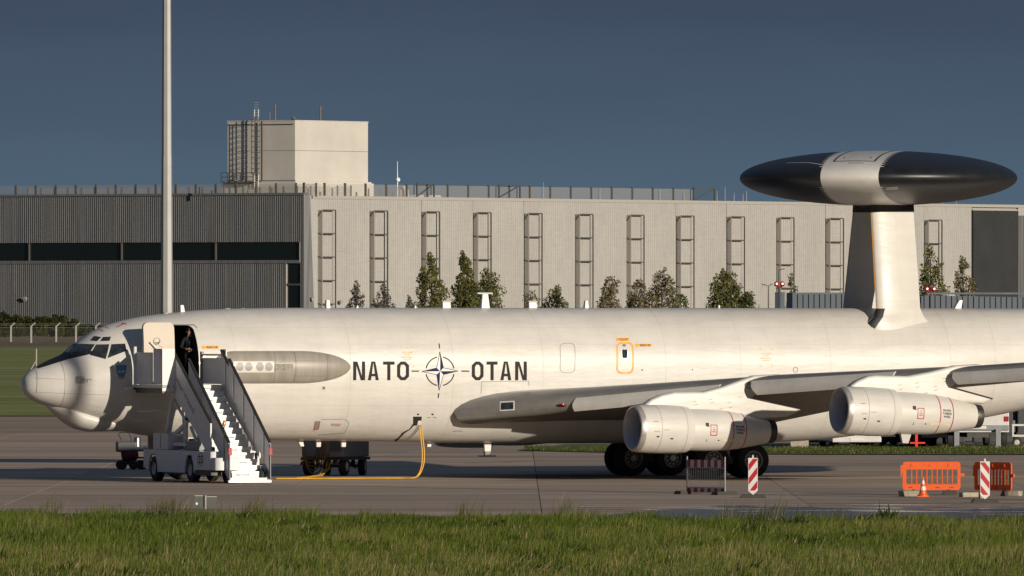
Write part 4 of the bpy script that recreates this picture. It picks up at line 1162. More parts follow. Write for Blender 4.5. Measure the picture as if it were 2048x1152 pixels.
def band(x, w, r, m):
    b = MB(); b.lathe([(x - w / 2, r(x - w / 2) + .004), (x + w / 2, r(x + w / 2) + .004)], n=56); return b.mesh('engine_band', m, smooth=60)
def core_r(x): return float(np.interp(x, [1.88, 2.05, 2.6, 3.2, 3.8, 4.35, 4.78], [.66, .668, .668, .645, .575, .475, .385]))
def fan_r(x): return float(np.interp(x, [.09, .30, .62, 1.1, 1.55, 1.86], [.735, .760, .772, .775, .762, .735]))
def nac_patch(polys, rf, m, name, off=.005):
    """polys in (distance aft, arc length down from the camera-side meridian)"""
    b = MB()
    for p in polys:
        for t in subdiv(tri_fan(p) if len(p) > 3 else [tuple(p)], .08):
            pts = []
            for x, y in t:
                r = rf(x) + off; a = y / rf(x); pts.append((x, -r * math.cos(a), -r * math.sin(a)))
            b.add(pts, [(0, 1, 2)])
    return b.mesh(name, m, smooth=60)
def nwords(s, x, y, h, wd):
    return [[(p[0], p[1]) for p in t] for t in words(s, x, y, h, wd)]
A0 = .39    # meridian that faces the camera, as arc offset is measured from the port side
bands = [band(3.32, .035, core_r, P['red']), band(3.80, .035, core_r, P['red'])]
sc_ = 1 / 62.5
placard = nac_patch(strokes([(2.48, -.10), (2.70, -.10), (2.70, .23), (2.48, .23)], .028, True), core_r, P['red'], 'placard')
ptext = nac_patch(nwords('NO', 2.55, .0, .03, .08) + nwords('STEP', 2.53, .07, .03, .12) + nwords('INTAKE', 2.53, .13, .03, .12), core_r, P['letter'], 'placard_text')
wheeltx = nac_patch(nwords('ENGINE', 3.41, -.04, .07, .30) + nwords('TURBINE', 3.39, .06, .07, .34) + nwords('WHEEL', 3.42, .16, .07, .28), core_r, P['letter'], 'turbine_text')
louv = nac_patch([[(2.30, -.17), (2.42, -.17), (2.42, -.03), (2.30, -.06)]], core_r, P['black'], 'louvre')
ports_ = nac_patch([[(.52, .30), (.62, .30), (.62, .345), (.52, .345)], [(1.02, .36), (1.12, .36), (1.12, .405), (1.02, .405)], [(2.78, .38), (2.83, .38), (2.83, .42), (2.78, .42)]] + strokes([(2.36, .36), (2.40, .44), (2.34, .44)], .012) + strokes([(.42, .15), (.62, .16)], .01) + strokes([(.75, .10), (.95, .10)], .01) + strokes([(.40, -.16), (.58, -.17)], .012), lambda x: fan_r(x) if x < 1.87 else core_r(x), P['black'], 'access_hole')
stain = nac_patch([[(2.84, .37), (3.30, .34), (3.74, .36), (3.70, .44), (3.2, .45), (2.84, .42)]], core_r, mat('engine_stain', (.62, .55, .40), .45, var=.15, scale=5), 'oil_stain', .004)
ring2 = band(.70, .01, fan_r, P['line']); ring3 = band(1.62, .01, fan_r, P['line'])
def pylon(name, poly, v, sgn, th=.20):
    q = [at_v(x, y, v) for x, y in poly]
    mb = MB(); mb.prism(q, lambda p: L(p[0], sgn * (v - th), p[1]), lambda p: L(p[0], sgn * (v + th), p[1]))
    return mb.build(name, P['paint'], plane, smooth=40, bevel=.09, bseg=3)
PY2 = [(1284, 810), (1300, 798), (1320, 789.5), (1345, 784), (1378, 783.5), (1402, 784), (1440, 774), (1505, 751), (1560, 748), (1500, 795), (1604, 818), (1572, 833), (1520, 838), (1400, 838), (1340, 830), (1296, 826)]
PY1 = [(1695, 773), (1711, 761.5), (1732, 752.5), (1746, 750.5), (1813, 752), (1856, 744), (1908, 731), (1960, 728), (1900, 773), (1986, 797), (1962, 808), (1906, 803), (1790, 802), (1740, 795), (1706, 790)]
def engine(v, a, b, poly, sgn):
    p0, p1 = at_v(*a, v + .3), at_v(*b, v)
    n = inst('engine_nacelle', nac_me, plane, L(p0[0], sgn * (v + .3), p0[1]), (0, math.atan2(p0[1] - p1[1], p1[0] - p0[0]), sgn * math.atan2(.3, p1[0] - p0[0])))
    inst('fan', fan_me, n)
    for bm_ in bands: inst('engine_band', bm_, n)
    inst('panel_seam', ring2, n); inst('panel_seam', ring3, n)
    if sgn > 0:
        for nm, me in (('placard', placard), ('placard_text', ptext), ('turbine_text', wheeltx), ('louvre', louv), ('access_hole', ports_), ('oil_stain', stain)): inst(nm, me, n, rot=(-.10, 0, 0))
        # strake and drain mast below
    if v > 10:
      mb = MB(); mb.hexa([(2.3, -.05, -.95), (2.5, -.05, -.95), (2.5, .05, -.95), (2.3, .05, -.95), (2.2, -.07, -.6), (2.6, -.07, -.6), (2.6, .07, -.6), (2.2, .07, -.6)]); mb.build('drain_mast', P['paint_light'], n, smooth=0)
    pylon('engine_pylon', poly, v, sgn)
for sgn in (1, -1):
    engine(8.1, (1264, 857), (1544, 863), PY2, sgn)
    engine(14.0, (1677, 820.5), (1955, 832.5), PY1, sgn)

def pylon_print(pts, v):
    mb = MB()
    for x, y in pts:
        for q in strokes([(x - 3.2, y + .9), (x + 3.2, y - .7)], .9):
            mb.add([L(a[0], v + .204, a[1]) for a in (at_v(*p, v + .2) for p in q)], [(0, 1, 2, 3)])
    tag(mb.build('stencil_print', P['line'], plane, smooth=0), kind='stuff')
pylon_print([(1389, 803), (1391.5, 809.5), (1422, 798.5), (1424, 805.5), (1458, 805.5), (1461, 814.5), (1480, 794), (1442, 818)], 8.1)
pylon_print([(1799.5, 770), (1834.5, 766), (1835, 774), (1871, 772.7), (1872, 780), (1888, 757), (1890, 763), (1852, 786), (1802, 778)], 14.0)
# ---- rotodome
DC = (U_DOME, 0, CAM_H + (HORIZON - 356.5) / 60.8)
RD, TD, BW = 4.565, .905, .965
dome = empty('rotodome', L(*DC), R(-90 - 14) - PSI, parent=plane)
def dome_rows(y0, y1, n=40):
    rows = []
    for y in (np.linspace(y0, y1, n) if abs(y0) < 1 and abs(y1) < 1 else math.copysign(1, y1) * (BW + (RD - BW) * np.sin(np.linspace(0, math.pi / 2, n)))):
        a = math.sqrt(max(RD * RD - y * y, 1e-6)); rows.append([(a * math.cos(t), y, TD * a / RD * math.sin(t)) for t in np.linspace(0, 2 * math.pi, 121)[:-1]])
    return rows
def dz(x, y): return TD * math.sqrt(max(1 - (x * x + y * y) / (RD * RD), 0))
for nm, a, b, m in (('dome_centre_band', -BW, BW, P['paint']), ('dome_radome', BW, RD, P['radome']), ('dome_radome', -BW, -RD, P['radome'])):
    mb = MB(); mb.grid(dome_rows(a, b, 12 if nm == 'dome_centre_band' else 44), closed=True); mb.build(nm, m, dome, smooth=60)
band_o = [c for c in dome.children if c.name.startswith('dome_centre_band')][0]
def dome_marks(polys, m, name, top=1, off=.006):
    mb = MB()
    for p in polys:
        for t in subdiv(tri_fan(p) if len(p) > 3 else [tuple(p)], .12):
            mb.add([(x * 1.001, y, top * (dz(x, y) + off)) for x, y in t], [(0, 1, 2)])
    return mb.build(name, m, dome, smooth=60)
teeth = []
for s in (1, -1):
    for i in range(26):
        x = .2 + i * .155
        teeth.append([(x, s * (BW - .02)), (x + .085, s * (BW - .02)), (x + .05, s * (BW + .14))])
tag(dome_marks(teeth, P['paint'], 'band_teeth'), kind='stuff'); tag(dome_marks(teeth, P['paint'], 'band_teeth', -1), kind='stuff')
dome_marks(strokes([(3.72, -.68), (3.72, .68), (.2, .68), (.2, -.68)], .055, True), P['letter'], 'walkway_line')
dome_marks(strokes([(3.95, -.15), (3.95, .35)], .03) + strokes([(3.1, -.45), (3.3, -.45)], .03) + strokes([(3.1, .45), (3.3, .45)], .03), P['letter'], 'walkway_text')
dome_marks(strokes([(3.95, -1.05), (3.55, -1.6), (3.1, -2.4)], .03), P['white'], 'ground_wire')
dome_marks([q for i in range(3) for q in strokes([(3.9 + .07 * i, 1.12), (3.85 + .07 * i, 1.5)], .03)], P['white'], 'radome_text', -1)
# pylon struts under the dome, leaning together
def strut(sgn):
    S_ = []
    base = [(664, 1.20, 1712, 1880, .60), (650, 1.17, 1728, 1862, .52), (634, 1.26, 1745, 1848, .42), (617, 1.34, 1752.5, 1840.5, .33), (520, 1.03, 1747.5, 1834, .31), (424, .73, 1742, 1827, .30)]
    for py, v, a, b, th in base:
        ua, w = at_v(a, py, v); ub, _ = at_v(b, py, v); S_.append((w, v, ua, ub, th))
    def rows_of(S):
        rows = []
        for w, v, ua, ub, th in S:
            c = ub - ua; r = []
            for x, y in [(AFX[i], AFT[i]) for i in range(len(AFX))][::-1] + [(AFX[i], -AFT[i]) for i in range(1, len(AFX))]:
                r.append(L(ua + c * x, sgn * (v + y * th), w))
            rows.append(r)
        return rows
    mb = MB(); R_ = rows_of(S_[2:]); mb.grid(R_); mb.add(R_[-1], [tuple(range(len(R_[-1])))])
    st = mb.build('dome_strut', P['paint'], plane, smooth=50)
    mb = MB(); R2 = rows_of(S_[:3]); mb.grid(R2); mb.build('strut_fairing', P['paint'], st, smooth=60)
    w, v, ua, ub, th = S_[-1]
    mb = MB(); Rt = rows_of([(w + .0, v, ua - .02, ub + .03, th + .03), (w + .3, v - .05, ua - .02, ub + .03, th + .03)]); mb.grid(Rt); mb.add(Rt[0], [tuple(range(len(Rt[0])))]); mb.build('strut_collar', P['dark_metal'], st, smooth=50)
    # dark boot on the front foot and orange edge strip
    mb = MB(); q = []
    for (w, v, ua, ub, th) in S_[:4]:
        r = []
        for x in (.16, .10, .05, .02, 0):
            t = np.interp(x, AFX, AFT) * (th + .012); r.append(L(ua - .008 + (ub - ua) * x, sgn * (v + t), w))
        for x in (.02, .05, .10, .16):
            t = np.interp(x, AFX, AFT) * (th + .012); r.append(L(ua - .008 + (ub - ua) * x, sgn * (v - t), w))
        q.append(r)
    mb.grid(q); mb.build('strut_boot', P['black'], st, smooth=60)
    mb = MB(); mb.tube([L(S_[3][2] - .004, sgn * S_[3][1], S_[3][0]), L(S_[5][2] - .004, sgn * S_[5][1], S_[5][0])], .009, 6); mb.build('edge_strip', P['orange'], st)
strut(1); strut(-1)
mb = MB(); mb.lathe([(-.98, .55), (-.86, .75), (-.80, .9), (-.6, .6)], L(*DC), (0, 0, 1), 32); mb.build('turntable', P['dark_metal'], plane)

# ---- aerials along the top and belly
def blade(px, y0, y1, b0, b1, lean=0, th=.10, name='blade_aerial', m=None, sgn_top=True):
    u0, w0 = at_v(px, y0, 0); u1, w1 = at_v(px + lean, y1, 0); k = 1 / 57.
    mb = MB(); mb.hexa([L(u0 - b0 * k, th, w0), L(u0 + b0 * k, th, w0), L(u0 + b0 * k, -th, w0), L(u0 - b0 * k, -th, w0), L(u1 - b1 * k, th * .6, w1), L(u1 + b1 * k, th * .6, w1), L(u1 + b1 * k, -th * .6, w1), L(u1 - b1 * k, -th * .6, w1)])
    return mb.build(name, m or P['white'], plane, smooth=0, bevel=.012, bseg=1)
for a in ((364, 626, 610, 4.5, 3.2, -1), (655, 622, 600, 4.5, 3.2, 0), (713, 620, 610, 4, .5, 1), (829, 620, 610, 4, .5, 1), (1172, 622, 601, 4.6, 2.6, 0), (1437, 622, 610, 2, 1.5, 0)): blade(*a)
for x in (891.5, 1064):
    blade(x, 622, 604, 8.5, 7.5, th=.13, name='box_aerial'); blade(x, 604, 601.5, 9.5, 9.5, th=.15, name='aerial_cap')
    blade(x, 619, 616.5, 18, 14, th=.22, name='aerial_base')
blade(969.5, 622, 588, 9, 5.5, th=.10, name='mast_aerial'); blade(969, 588, 585, 15, 15.5, th=.09, name='aerial_cap'); blade(972, 619, 617, 20, 17, th=.2, name='aerial_base')
blade(1912, 622, 600, 8, 3.4, 9, name='swept_aerial')
for x, k in ((455, 8), (486, 9), (539, 9)):
    u, w = at_v(x, 617, 0); mb = MB(); mb.lathe([(-.1, k / 57), (.02, k / 57), (.06, k / 80), (.08, 0)], L(u, 0, w - .06), (0, 0, 1), 16); mb.build('dorsal_cap', P['paint'], plane)
u, w = at_v(332, 626, 0); mb = MB(); mb.lathe([(-.1, .12), (.06, .10), (.09, 0)], L(u, 0, w - .05), (0, 0, 1), 12); mb.build('dorsal_cap', P['paint_light'], plane)
for x, y0, y1, b0, b1, ln in ((597, 874, 893, 6, 3.6, 7), (636.5, 874, 894, 5, 4.2, 0), (686.5, 874, 894, 5, 4.2, 0), (857.5, 876, 894, 5, 4.0, 0), (974.5, 876, 903, 8, 6, 0)):
    blade(x, y0, y1, b0, b1, ln, th=.08, name='belly_aerial')
blade(974.5, 903, 912, 6, 5.8, 0, th=.08, name='belly_aerial', m=P['paint_grey'])
blade(974.5, 911, 913, 16, 15, 0, th=.16, name='belly_aerial', m=P['dark_metal'])

# ---- landing gear
def wheel_mesh(r, w, hub):
    mb = MB()
    tyre = [(-w * .5, hub), (-w * .5, r * .80), (-w * .44, r * .92), (-w * .30, r * .98), (0, r), (w * .30, r * .98), (w * .44, r * .92), (w * .5, r * .80), (w * .5, hub)]
    mb.lathe(tyre, ax=(0, 1, 0), n=40, m=0)
    for s in (-1, 1):
        mb.lathe([(s * w * .5, hub * 1.03), (s * w * .54, hub), (s * w * .52, hub * .92), (s * w * .30, hub * .86), (s * w * .30, hub * .42), (s * w * .5, hub * .34), (s * w * .5, 0)], ax=(0, 1, 0), n=40, ms=[1, 1, 1, 2, 1, 1])
        for k in range(9):
            a = 2 * math.pi * k / 9; c, q = math.cos(a) * hub * .64, math.sin(a) * hub * .64
            mb.lathe([(s * w * .30, hub * .12), (s * w * .36, hub * .10), (s * w * .36, 0)], (c, 0, q), (0, 1, 0), 6, m=1)
    return mb.mesh('wheel', [P['rubber'], P['rim'], P['dark_metal']], smooth=35)
main_wheel = wheel_mesh(.58, .40, .31); nose_wheel = wheel_mesh(.48, .32, .24)
def main_gear(v):
    g_ = empty('main_gear', L(23.02, v, 0), 0, parent=plane)
    for du in (-.70, .70):
        for dv_ in (-.43, .43):
            inst('wheel', main_wheel, g_, (du, -dv_, .575), (0, random.uniform(0, 1), 0))
    mb = MB(); mb.bar((-.75, 0, .58), (.75, 0, .58), .2, .24); mb.build('truck_beam', P['paint_light'], g_, smooth=0, bevel=.03)
    for du in (-.70, .70):
        mb = MB(); mb.tube([(du, -.55, .575), (du, .55, .575)], .08, 12); mb.build('axle', P['dark_metal'], g_)
    mb = MB(); mb.tube([(0, 0, .6), (0, 0, 1.5)], .12, 14); mb.tube([(0, 0, 1.2), (0, 0, 2.7)], .19, 14); mb.build('strut', P['paint_light'], g_)
    s = 1 if v > 0 else -1
    mb = MB(); mb.bar((0, 0, 1.3), (-.2, s * 1.5, 2.2), .14); mb.bar((0, 0, 1.2), (1.1, 0, 2.2), .12); mb.build('side_brace', P['dark_metal'], g_, smooth=0)
    mb = MB(); mb.box(-.7, .7, -s * .95 - .03, -s * .95 + .03, 1.25, 2.4); mb.build('gear_door', P['paint_light'], g_, smooth=0)
    mb = MB()
    for x in (-.35, .3): mb.box(x - .05, x + .05, -.62, -.56, 1.0, 1.3)
    mb.build('towing_bracket', P['paint_light'], g_, smooth=0)
main_gear(3.365); main_gear(-3.365)
g_ = empty('nose_gear', L(5.45, 0, 0), 0, parent=plane)
for s in (-.24, .24): inst('wheel', nose_wheel, g_, (0, s, .475))
mb = MB(); mb.tube([(0, -.3, .475), (0, .3, .475)], .06, 10); mb.tube([(0, 0, .475), (0, 0, 1.6)], .10, 12); mb.bar((0, 0, .9), (-1.1, 0, 1.5), .09); mb.build('strut', P['paint_light'], g_)
for s in (-1, 1):
    mb = MB(); mb.box(-1.0, .9, s * .48 - .02, s * .48 + .02, .78, 1.42); mb.build('gear_door', P['paint'], g_, smooth=0)
# ================================================================== PASSENGER STAIRS ON A TRUCK
P['stair_white'] = mat('stair_paint', (.62, .62, .63), .42, var=.06, scale=3)
P['stair_blue'] = mat('stair_blue', (.03, .09, .24), .45, var=.1)
P['alu'] = mat('aluminium', (.62, .61, .59), .38, .75, var=.1, scale=9)
P['yellow'] = mat('cable_yellow', (.62, .33, .025), .5, var=.12)
P['tail_red'] = mat('tail_lamp_red', (.30, .012, .012), .25, var=.1, coat=.5)
P['amber'] = mat('amber_lens', (.70, .20, .01), .2, var=.1, coat=.5)
P['grey_body'] = mat('equipment_grey', (.22, .215, .22), .5, var=.1, scale=3)
SU = at_v(372, 700, 1.85)[0]
stairs = empty('passenger_stairs', world_of(SU, 1.88, 0), PSI, 'white self-propelled boarding stairs truck numbered 25 at the open aircraft door', 'boarding stairs')
def Q(q, p, z): return (q, -p, z)
def slab_pz(mb, poly, q0, q1, m=0):
    return mb.prism(poly, lambda a: Q(q0, a[0], a[1]), lambda a: Q(q1, a[0], a[1]), m)
FZ = 3.07
# platform
mb = MB(); mb.box(-1.72, .52, -2.42, .08, FZ - .10, FZ); mb.build('platform_floor', P['stair_white'], stairs, smooth=0)
mb = MB()
for q in (-1.66, .44): mb.box(q - .05, q + .05, -2.38, .05, FZ - .26, FZ - .105)
mb.build('floor_beam', P['dark_metal'], stairs, smooth=0)
mb = MB(); mb.box(-1.74, .54, .08, .20, FZ - .16, FZ + .02); mb.build('bumper', P['rubber'], stairs, smooth=0, bevel=.02)
def guard(q, p0, p1, z0, z1, m, th=.05, name='guard_panel'):
    mb = MB(); mb.box(q - th / 2, q + th / 2, -p1, -p0, z0, z1); return mb.build(name, m, stairs, smooth=0, bevel=.012, bseg=1)
guard(-1.70, -.10, 1.46, FZ + .02, 4.10, P['stair_white']); guard(-1.66, 1.50, 2.02, FZ + .02, 4.22, P['stair_white'])
guard(-1.70, 2.06, 2.36, FZ + .02, 4.22, P['stair_white'])
mb = MB(); mb.box(-1.72, -1.30, -2.42, -2.375, FZ - .2, 4.22); mb.build('front_panel', P['white'], stairs, smooth=0)
guard(.47, .30, 2.36, FZ + .02, 3.92, P['stair_white']); guard(.47, 2.05, 2.38, 3.95, 4.20, P['stair_white'])
mb = MB(); mb.tube([Q(.47, .30, 3.9), Q(.47, .30, 4.02), Q(.47, 2.3, 4.02)], .03, 8); mb.build('hand_rail', P['alu'], stairs)
mb = MB(); mb.box(.42, .50, -.28, -.12, FZ, 4.12); mb.build('rail_post', P['grey_body'], stairs, smooth=0)
mb = MB(); mb.tube([Q(-1.74, -.02, FZ - .05), Q(-1.74, -.02, 4.28)], .055, 8); mb.build('corner_post', P['white'], stairs)
mb = MB(); mb.bar(Q(-1.62, -.05, FZ - .02), Q(-2.06, -.02, FZ - .14), .10, .07); mb.build('platform_wing', P['white'], stairs, smooth=0)
mb = MB(); mb.lathe([(0, .07), (.04, .07), (.05, 0)], Q(-1.42, 2.42, FZ - .02), (0, -1, 0), 12); mb.tube([Q(-1.30, 2.44, FZ - .1), Q(-1.22, 2.46, FZ + .1), Q(-1.24, 2.44, FZ + .8)], .02, 6); mb.build('platform_lamp', P['white'], stairs)
# flights of steps
NS = 15; P0, Z0, P1, Z1 = 2.42, FZ, 6.52, .17
rise, run = (Z0 - Z1) / NS, (P1 - P0) / NS
tread = MB(); tread.box(-.98, .27, -run + .002, .0, -.02, 0); tread_me = tread.mesh('tread', P['alu'], smooth=0)
riser = MB(); riser.box(-.97, .26, -.014, .0, -rise - .018, -.021); riser_me = riser.mesh('riser', P['white'], smooth=0)
tr_s, wd_s = text_tris('wisag ground', True)
st = MB()
for t in tr_s: st.add([(p[0] * .46 / wd_s, 0, p[1] * .075) for p in t], [tuple(range(len(t)))])
sticker_me = st.mesh('sticker_text', P['letter'], smooth=0, fix=False)
pl_ = MB(); pl_.box(-.03, .56, .0015, .004, -.035, .085); plate_me = pl_.mesh('sticker', mat('sticker_white', (.80, .80, .80), .5), smooth=0)
for i in range(NS):
    z, p = Z0 - (i + 1) * rise, P0 + i * run
    rs = inst('riser', riser_me, stairs, Q(0, p, z + rise))
    td = inst('tread', tread_me, stairs, Q(0, p, z))
    if i % 2 == 0 or i == NS - 1:
        inst('sticker', plate_me, rs, (-.72 + .12 * (i % 4 == 0), -.022, -.135)); tag(inst('sticker_text', sticker_me, rs, (-.70 + .12 * (i % 4 == 0), -.024, -.125)), kind='stuff')
mb = MB(); mb.box(-.97, .26, -P1 - .02, -P1, .03, Z1); mb.build('riser', P['white'], stairs, smooth=0)
def flight(q0, q1, pa, za, pb, zb, drop, cut=None, name='side_panel'):
    for q in (q0, q1):
        mb = MB(); slab_pz(mb, [(pa, za), (pb, zb), (pb, zb - drop * .85), (pa + .05, za - drop)], q - .025, q + .025)
        s_ = mb.build(name, P['stair_white'], stairs, smooth=0)
        mb = MB(); mb.bar(Q(q, pa - .02, za + .02), Q(q, pb + .02, zb + .02), .085, .06); mb.build('hand_rail', P['rubber'], s_, smooth=0, bevel=.015)
        mb = MB()
        n = 4
        for k in range(n):
            t = (k + .5) / n; p = pa + (pb - pa) * t; z = za + (zb - za) * t
            mb2 = MB(); sx = .03 if q < 0 else -.03
            mb2.bar(Q(q + sx, p, z - .02), Q(q + sx, p - .0, z - drop * .9), .05, .03); mb2.build('rib', P['alu'], s_, smooth=0)
    return
flight(-1.25, .40, 2.12, 4.16, 5.55, 1.88, 1.30)
flight(-1.05, .32, 3.05, 3.88, 6.62, 1.26, 1.02, name='lower_side_panel')
for q in (-1.05, .32):
    mb = MB(); slab_pz(mb, [(6.40, 1.40), (6.66, 1.22), (6.66, .10), (6.28, .32)], q - .015, q + .015); mb.build('end_panel', P['stair_blue'] if q > 0 else P['stair_white'], stairs, smooth=0)
    mb = MB(); mb.box(q - .06, q + .06, -6.72, -6.64, .88, 1.12); mb.build('marker_lamp', P['tail_red'], stairs, smooth=0, bevel=.012)
    mb = MB(); mb.box(q - .012, q + .012, -6.70, -6.62, .05, 1.25); mb.build('end_post', P['grey_body'], stairs, smooth=0)
    mb = MB(); mb.lathe([(-.09, .10), (-.09, .19), (-.06, .225), (.06, .225), (.09, .19), (.09, .10)], Q(q + (.12 if q < 0 else -.12), 6.15, .225), (1, 0, 0), 24); mb.build('castor', P['rubber'], stairs)
mb = MB(); mb.box(-1.08, .35, -6.68, -6.52, .03, .10); mb.build('foot_plate', P['alu'], stairs, smooth=0)
# lettering along the near side panel
tr_w, wd_w = text_tris('wisag ground', True); mb = MB(); sl = math.atan2(4.16 - 1.88, 5.55 - 2.12)
for t in tr_w:
    pts = []
    for x, y in t:
        a, b = .5 + x * 2.0 / wd_w, -.62 + y * .30
        pts.append(Q(-1.278, 2.3 + a * math.cos(sl) + b * math.sin(sl), 4.05 - a * math.sin(sl) + b * math.cos(sl)))
    mb.add(pts, [tuple(range(len(pts)))])
mb.build('side_lettering', P['grey_body'], stairs, smooth=0, fix=False)
# struts and rams
for q in (-1.05, .15):
    for a, b, w in (((.88, 1.0), (1.75, 2.80), .17), ((.95, 1.2), (2.75, 1.83), .13), ((1.72, 2.55), (2.9, 1.85), .08), ((2.75, 1.05), (2.85, 2.35), .10), ((2.62, 1.05), (2.45, 2.6), .06), ((3.2, 1.75), (4.0, 1.05), .09)):
        mb = MB(); mb.bar(Q(q, *a), Q(q, *b), w, w); mb.build('strut', P['stair_white'], stairs, smooth=0, bevel=.015, bseg=1)
for a in ((1.75, 2.74), (2.85, 2.0)):
    mb = MB(); mb.tube([Q(-1.1, *a), Q(.3, *a)], .06, 8); mb.build('cross_shaft', P['dark_metal'], stairs)
# chassis with wheel cut-outs
def arch(pc, r=.40): return [(pc - .42, .30), (pc - .36, .62), (pc - .20, .86), (pc + .20, .86), (pc + .36, .62), (pc + .42, .30)]
side_poly = [(-.08, .45), (-.08, 1.0), (6.30, 1.0)] + [(6.30, .34), (4.6, .34)] + arch(4.06)[::-1] + arch(.78)[::-1] + [(.30, .45)]
for q, nm in ((-1.40, 'body_side'), (.72, 'body_side')):
    mb = MB(); slab_pz(mb, [(-.08, .42), (-.08, 1.0), (4.58, 1.0), (4.58, .36)] + arch(4.06)[::-1] + arch(.78)[::-1] + [(.32, .42)], q - .03, q + .03); mb.build(nm, P['stair_white'], stairs, smooth=0)
mb = MB(); mb.box(-1.36, .68, -4.55, .05, .94, 1.0); mb.build('deck', P['stair_white'], stairs, smooth=0)
mb = MB(); mb.box(-1.0, .35, -4.6, 0, .36, .93); mb.box(-1.30, .6, -3.45, -1.35, .24, .55); mb.build('chassis_frame', P['dark_metal'], stairs, smooth=0)
bx = MB(); bx.box(-1.46, -.55, -6.05, -4.62, .40, .99); bx.build('tool_box', P['stair_white'], stairs, smooth=0, bevel=.02)
bx = MB(); bx.box(-1.44, -.55, -6.05, -4.62, .24, .385); bx.build('skirt', P['dark_metal'], stairs, smooth=0)
bx = MB(); bx.box(-1.43, -.60, -6.4, -6.07, .40, .80); bx.build('battery_box', P['stair_white'], stairs, smooth=0, bevel=.02)
bx = MB(); bx.box(-1.40, -.75, -2.05, -.72, 1.01, 1.52); bx.build('control_cabinet', P['stair_white'], stairs, smooth=0, bevel=.015)
bx = MB(); bx.box(-1.412, -1.40, -1.40, -1.385, 1.03, 1.50); bx.build('cabinet_gap', P['line'], stairs, smooth=0)
bx = MB(); bx.box(-1.30, .5, -4.5, -3.4, 1.01, 1.30); bx.build('engine_cover', P['grey_body'], stairs, smooth=0, bevel=.02)
bx = MB(); bx.box(-1.25, -.6, -3.4, -2.1, 1.14, 1.24); bx.build('walk_board', P['stair_white'], stairs, smooth=0)
# driver's cab on the far side of the deck
cab = MB()
for q in (-.35, .62):
    for p in (.95, 2.05, 3.15): cab.box(q - .04, q + .04, -p - .04, -p + .04, 1.0, 1.86)
cab.box(-.40, .68, -3.22, -.9, 1.86, 1.93); cab.box(.57, .66, -3.15, -.95, 1.0, 1.30); cab.box(-.3, .55, -1.06, -.98, 1.0, 1.35)
cab.build('driver_cab', P['stair_white'], stairs, smooth=0)
mb = MB(); mb.box(.60, .63, -3.10, -2.1, 1.32, 1.84); mb.box(.60, .63, -2.0, -1.0, 1.32, 1.84); mb.build('cab_window', mat('cab_glass', (.16, .15, .11), .12, var=.2), stairs, smooth=0)
mb = MB(); mb.box(-.1, .4, -2.3, -1.8, 1.0, 1.35); mb.box(-.1, .4, -1.9, -1.8, 1.35, 1.75); mb.build('driver_seat', P['rubber'], stairs, smooth=0, bevel=.03)
# number
tn, wdn = text_tris('25', True); mb = MB()
for t in tn: mb.add([Q(-1.464, 4.98 + x * .36 / wdn, .62 + y * .34) for x, y in t], [tuple(range(len(t)))])
mb.build('number', P['letter'], stairs, smooth=0, fix=False)
mb = MB(); pts = [(-1.463, -(5.16 + .26 * math.cos(a)), .735 + .19 * math.sin(a)) for a in np.linspace(0, 6.283, 25)]
mb.tube(pts, .007, 4, caps=False); mb.build('number_ring', P['letter'], stairs)
# wheels, beacon, lamps
tw = MB(); tw.lathe([(-.13, .20), (-.13, .34), (-.10, .40), (.10, .40), (.13, .34), (.13, .20), (.08, .18), (.08, .07), (.11, .06), (.11, 0)], ax=(-1, 0, 0), n=32, ms=[0, 0, 0, 0, 0, 1, 1, 1, 1])
tw_me = tw.mesh('road_wheel', [P['rubber'], P['rim']], smooth=35)
for p in (.78, 4.06):
    inst('road_wheel', tw_me, stairs, Q(-1.27, p, .40)); inst('road_wheel', tw_me, stairs, Q(.60, p, .40), (0, 0, math.pi))
mb = MB(); mb.tube([Q(-1.15, 6.45, .7), Q(-1.15, 6.45, 1.80)], .018, 6); mb.lathe([(0, .055), (.1, .06), (.16, .04), (.18, 0)], Q(-1.15, 6.45, 1.80), (0, 0, 1), 12, m=1); mb.build('beacon', [P['dark_metal'], P['amber']], stairs)
for p in (.25, 3.2): 
    mb = MB(); mb.box(-1.445, -1.43, -p - .08, -p, .88, .92); mb.build('side_marker', P['amber'], stairs, smooth=0)
mb = MB(); mb.box(-1.3, .6, .08, .16, .42, .62); mb.build('rear_bumper', P['dark_metal'], stairs, smooth=0)

# ================================================================== PERSON IN THE DOORWAY
def skin_body(name, joints, edges, root_i, parent, mats, assign):
    me = bpy.data.meshes.new(name); me.from_pydata([j[0] for j in joints], edges, [])
    o = bpy.data.objects.new(name, me); COL.objects.link(o)
    bm = bmesh.new(); bm.from_mesh(me); lay = bm.verts.layers.skin.verify(); bm.verts.ensure_lookup_table()
    for i, j in enumerate(joints):
        r = j[1]; bm.verts[i][lay].radius = r if isinstance(r, tuple) else (r, r); bm.verts[i][lay].use_root = (i == root_i)
    bm.to_mesh(me); bm.free()
    o.modifiers.new('s', 'SKIN'); sb = o.modifiers.new('d', 'SUBSURF'); sb.levels = 2; sb.render_levels = 2
    dg = bpy.context.evaluated_depsgraph_get(); nm = bpy.data.meshes.new_from_object(o.evaluated_get(dg)); o.modifiers.clear(); o.data = nm
    nm.materials.clear()
    for m in mats: nm.materials.append(m)
    for p in nm.polygons: p.material_index = assign(p.center); p.use_smooth = True
    o.parent = parent
    return o
M_uniform = mat('flight_suit', (.008, .010, .014), .9, var=.3, scale=9)
M_skin = mat('skin', (.52, .29, .20), .5, var=.06)
M_hair = mat('dark_hair', (.03, .018, .012), .7)
up_, wp_ = at_v(379, 700, 1.05)
person = empty('person', world_of(up_, 1.05, DZ0), PSI - .35, 'person in dark clothing standing in the open aircraft door with hands together', 'person')
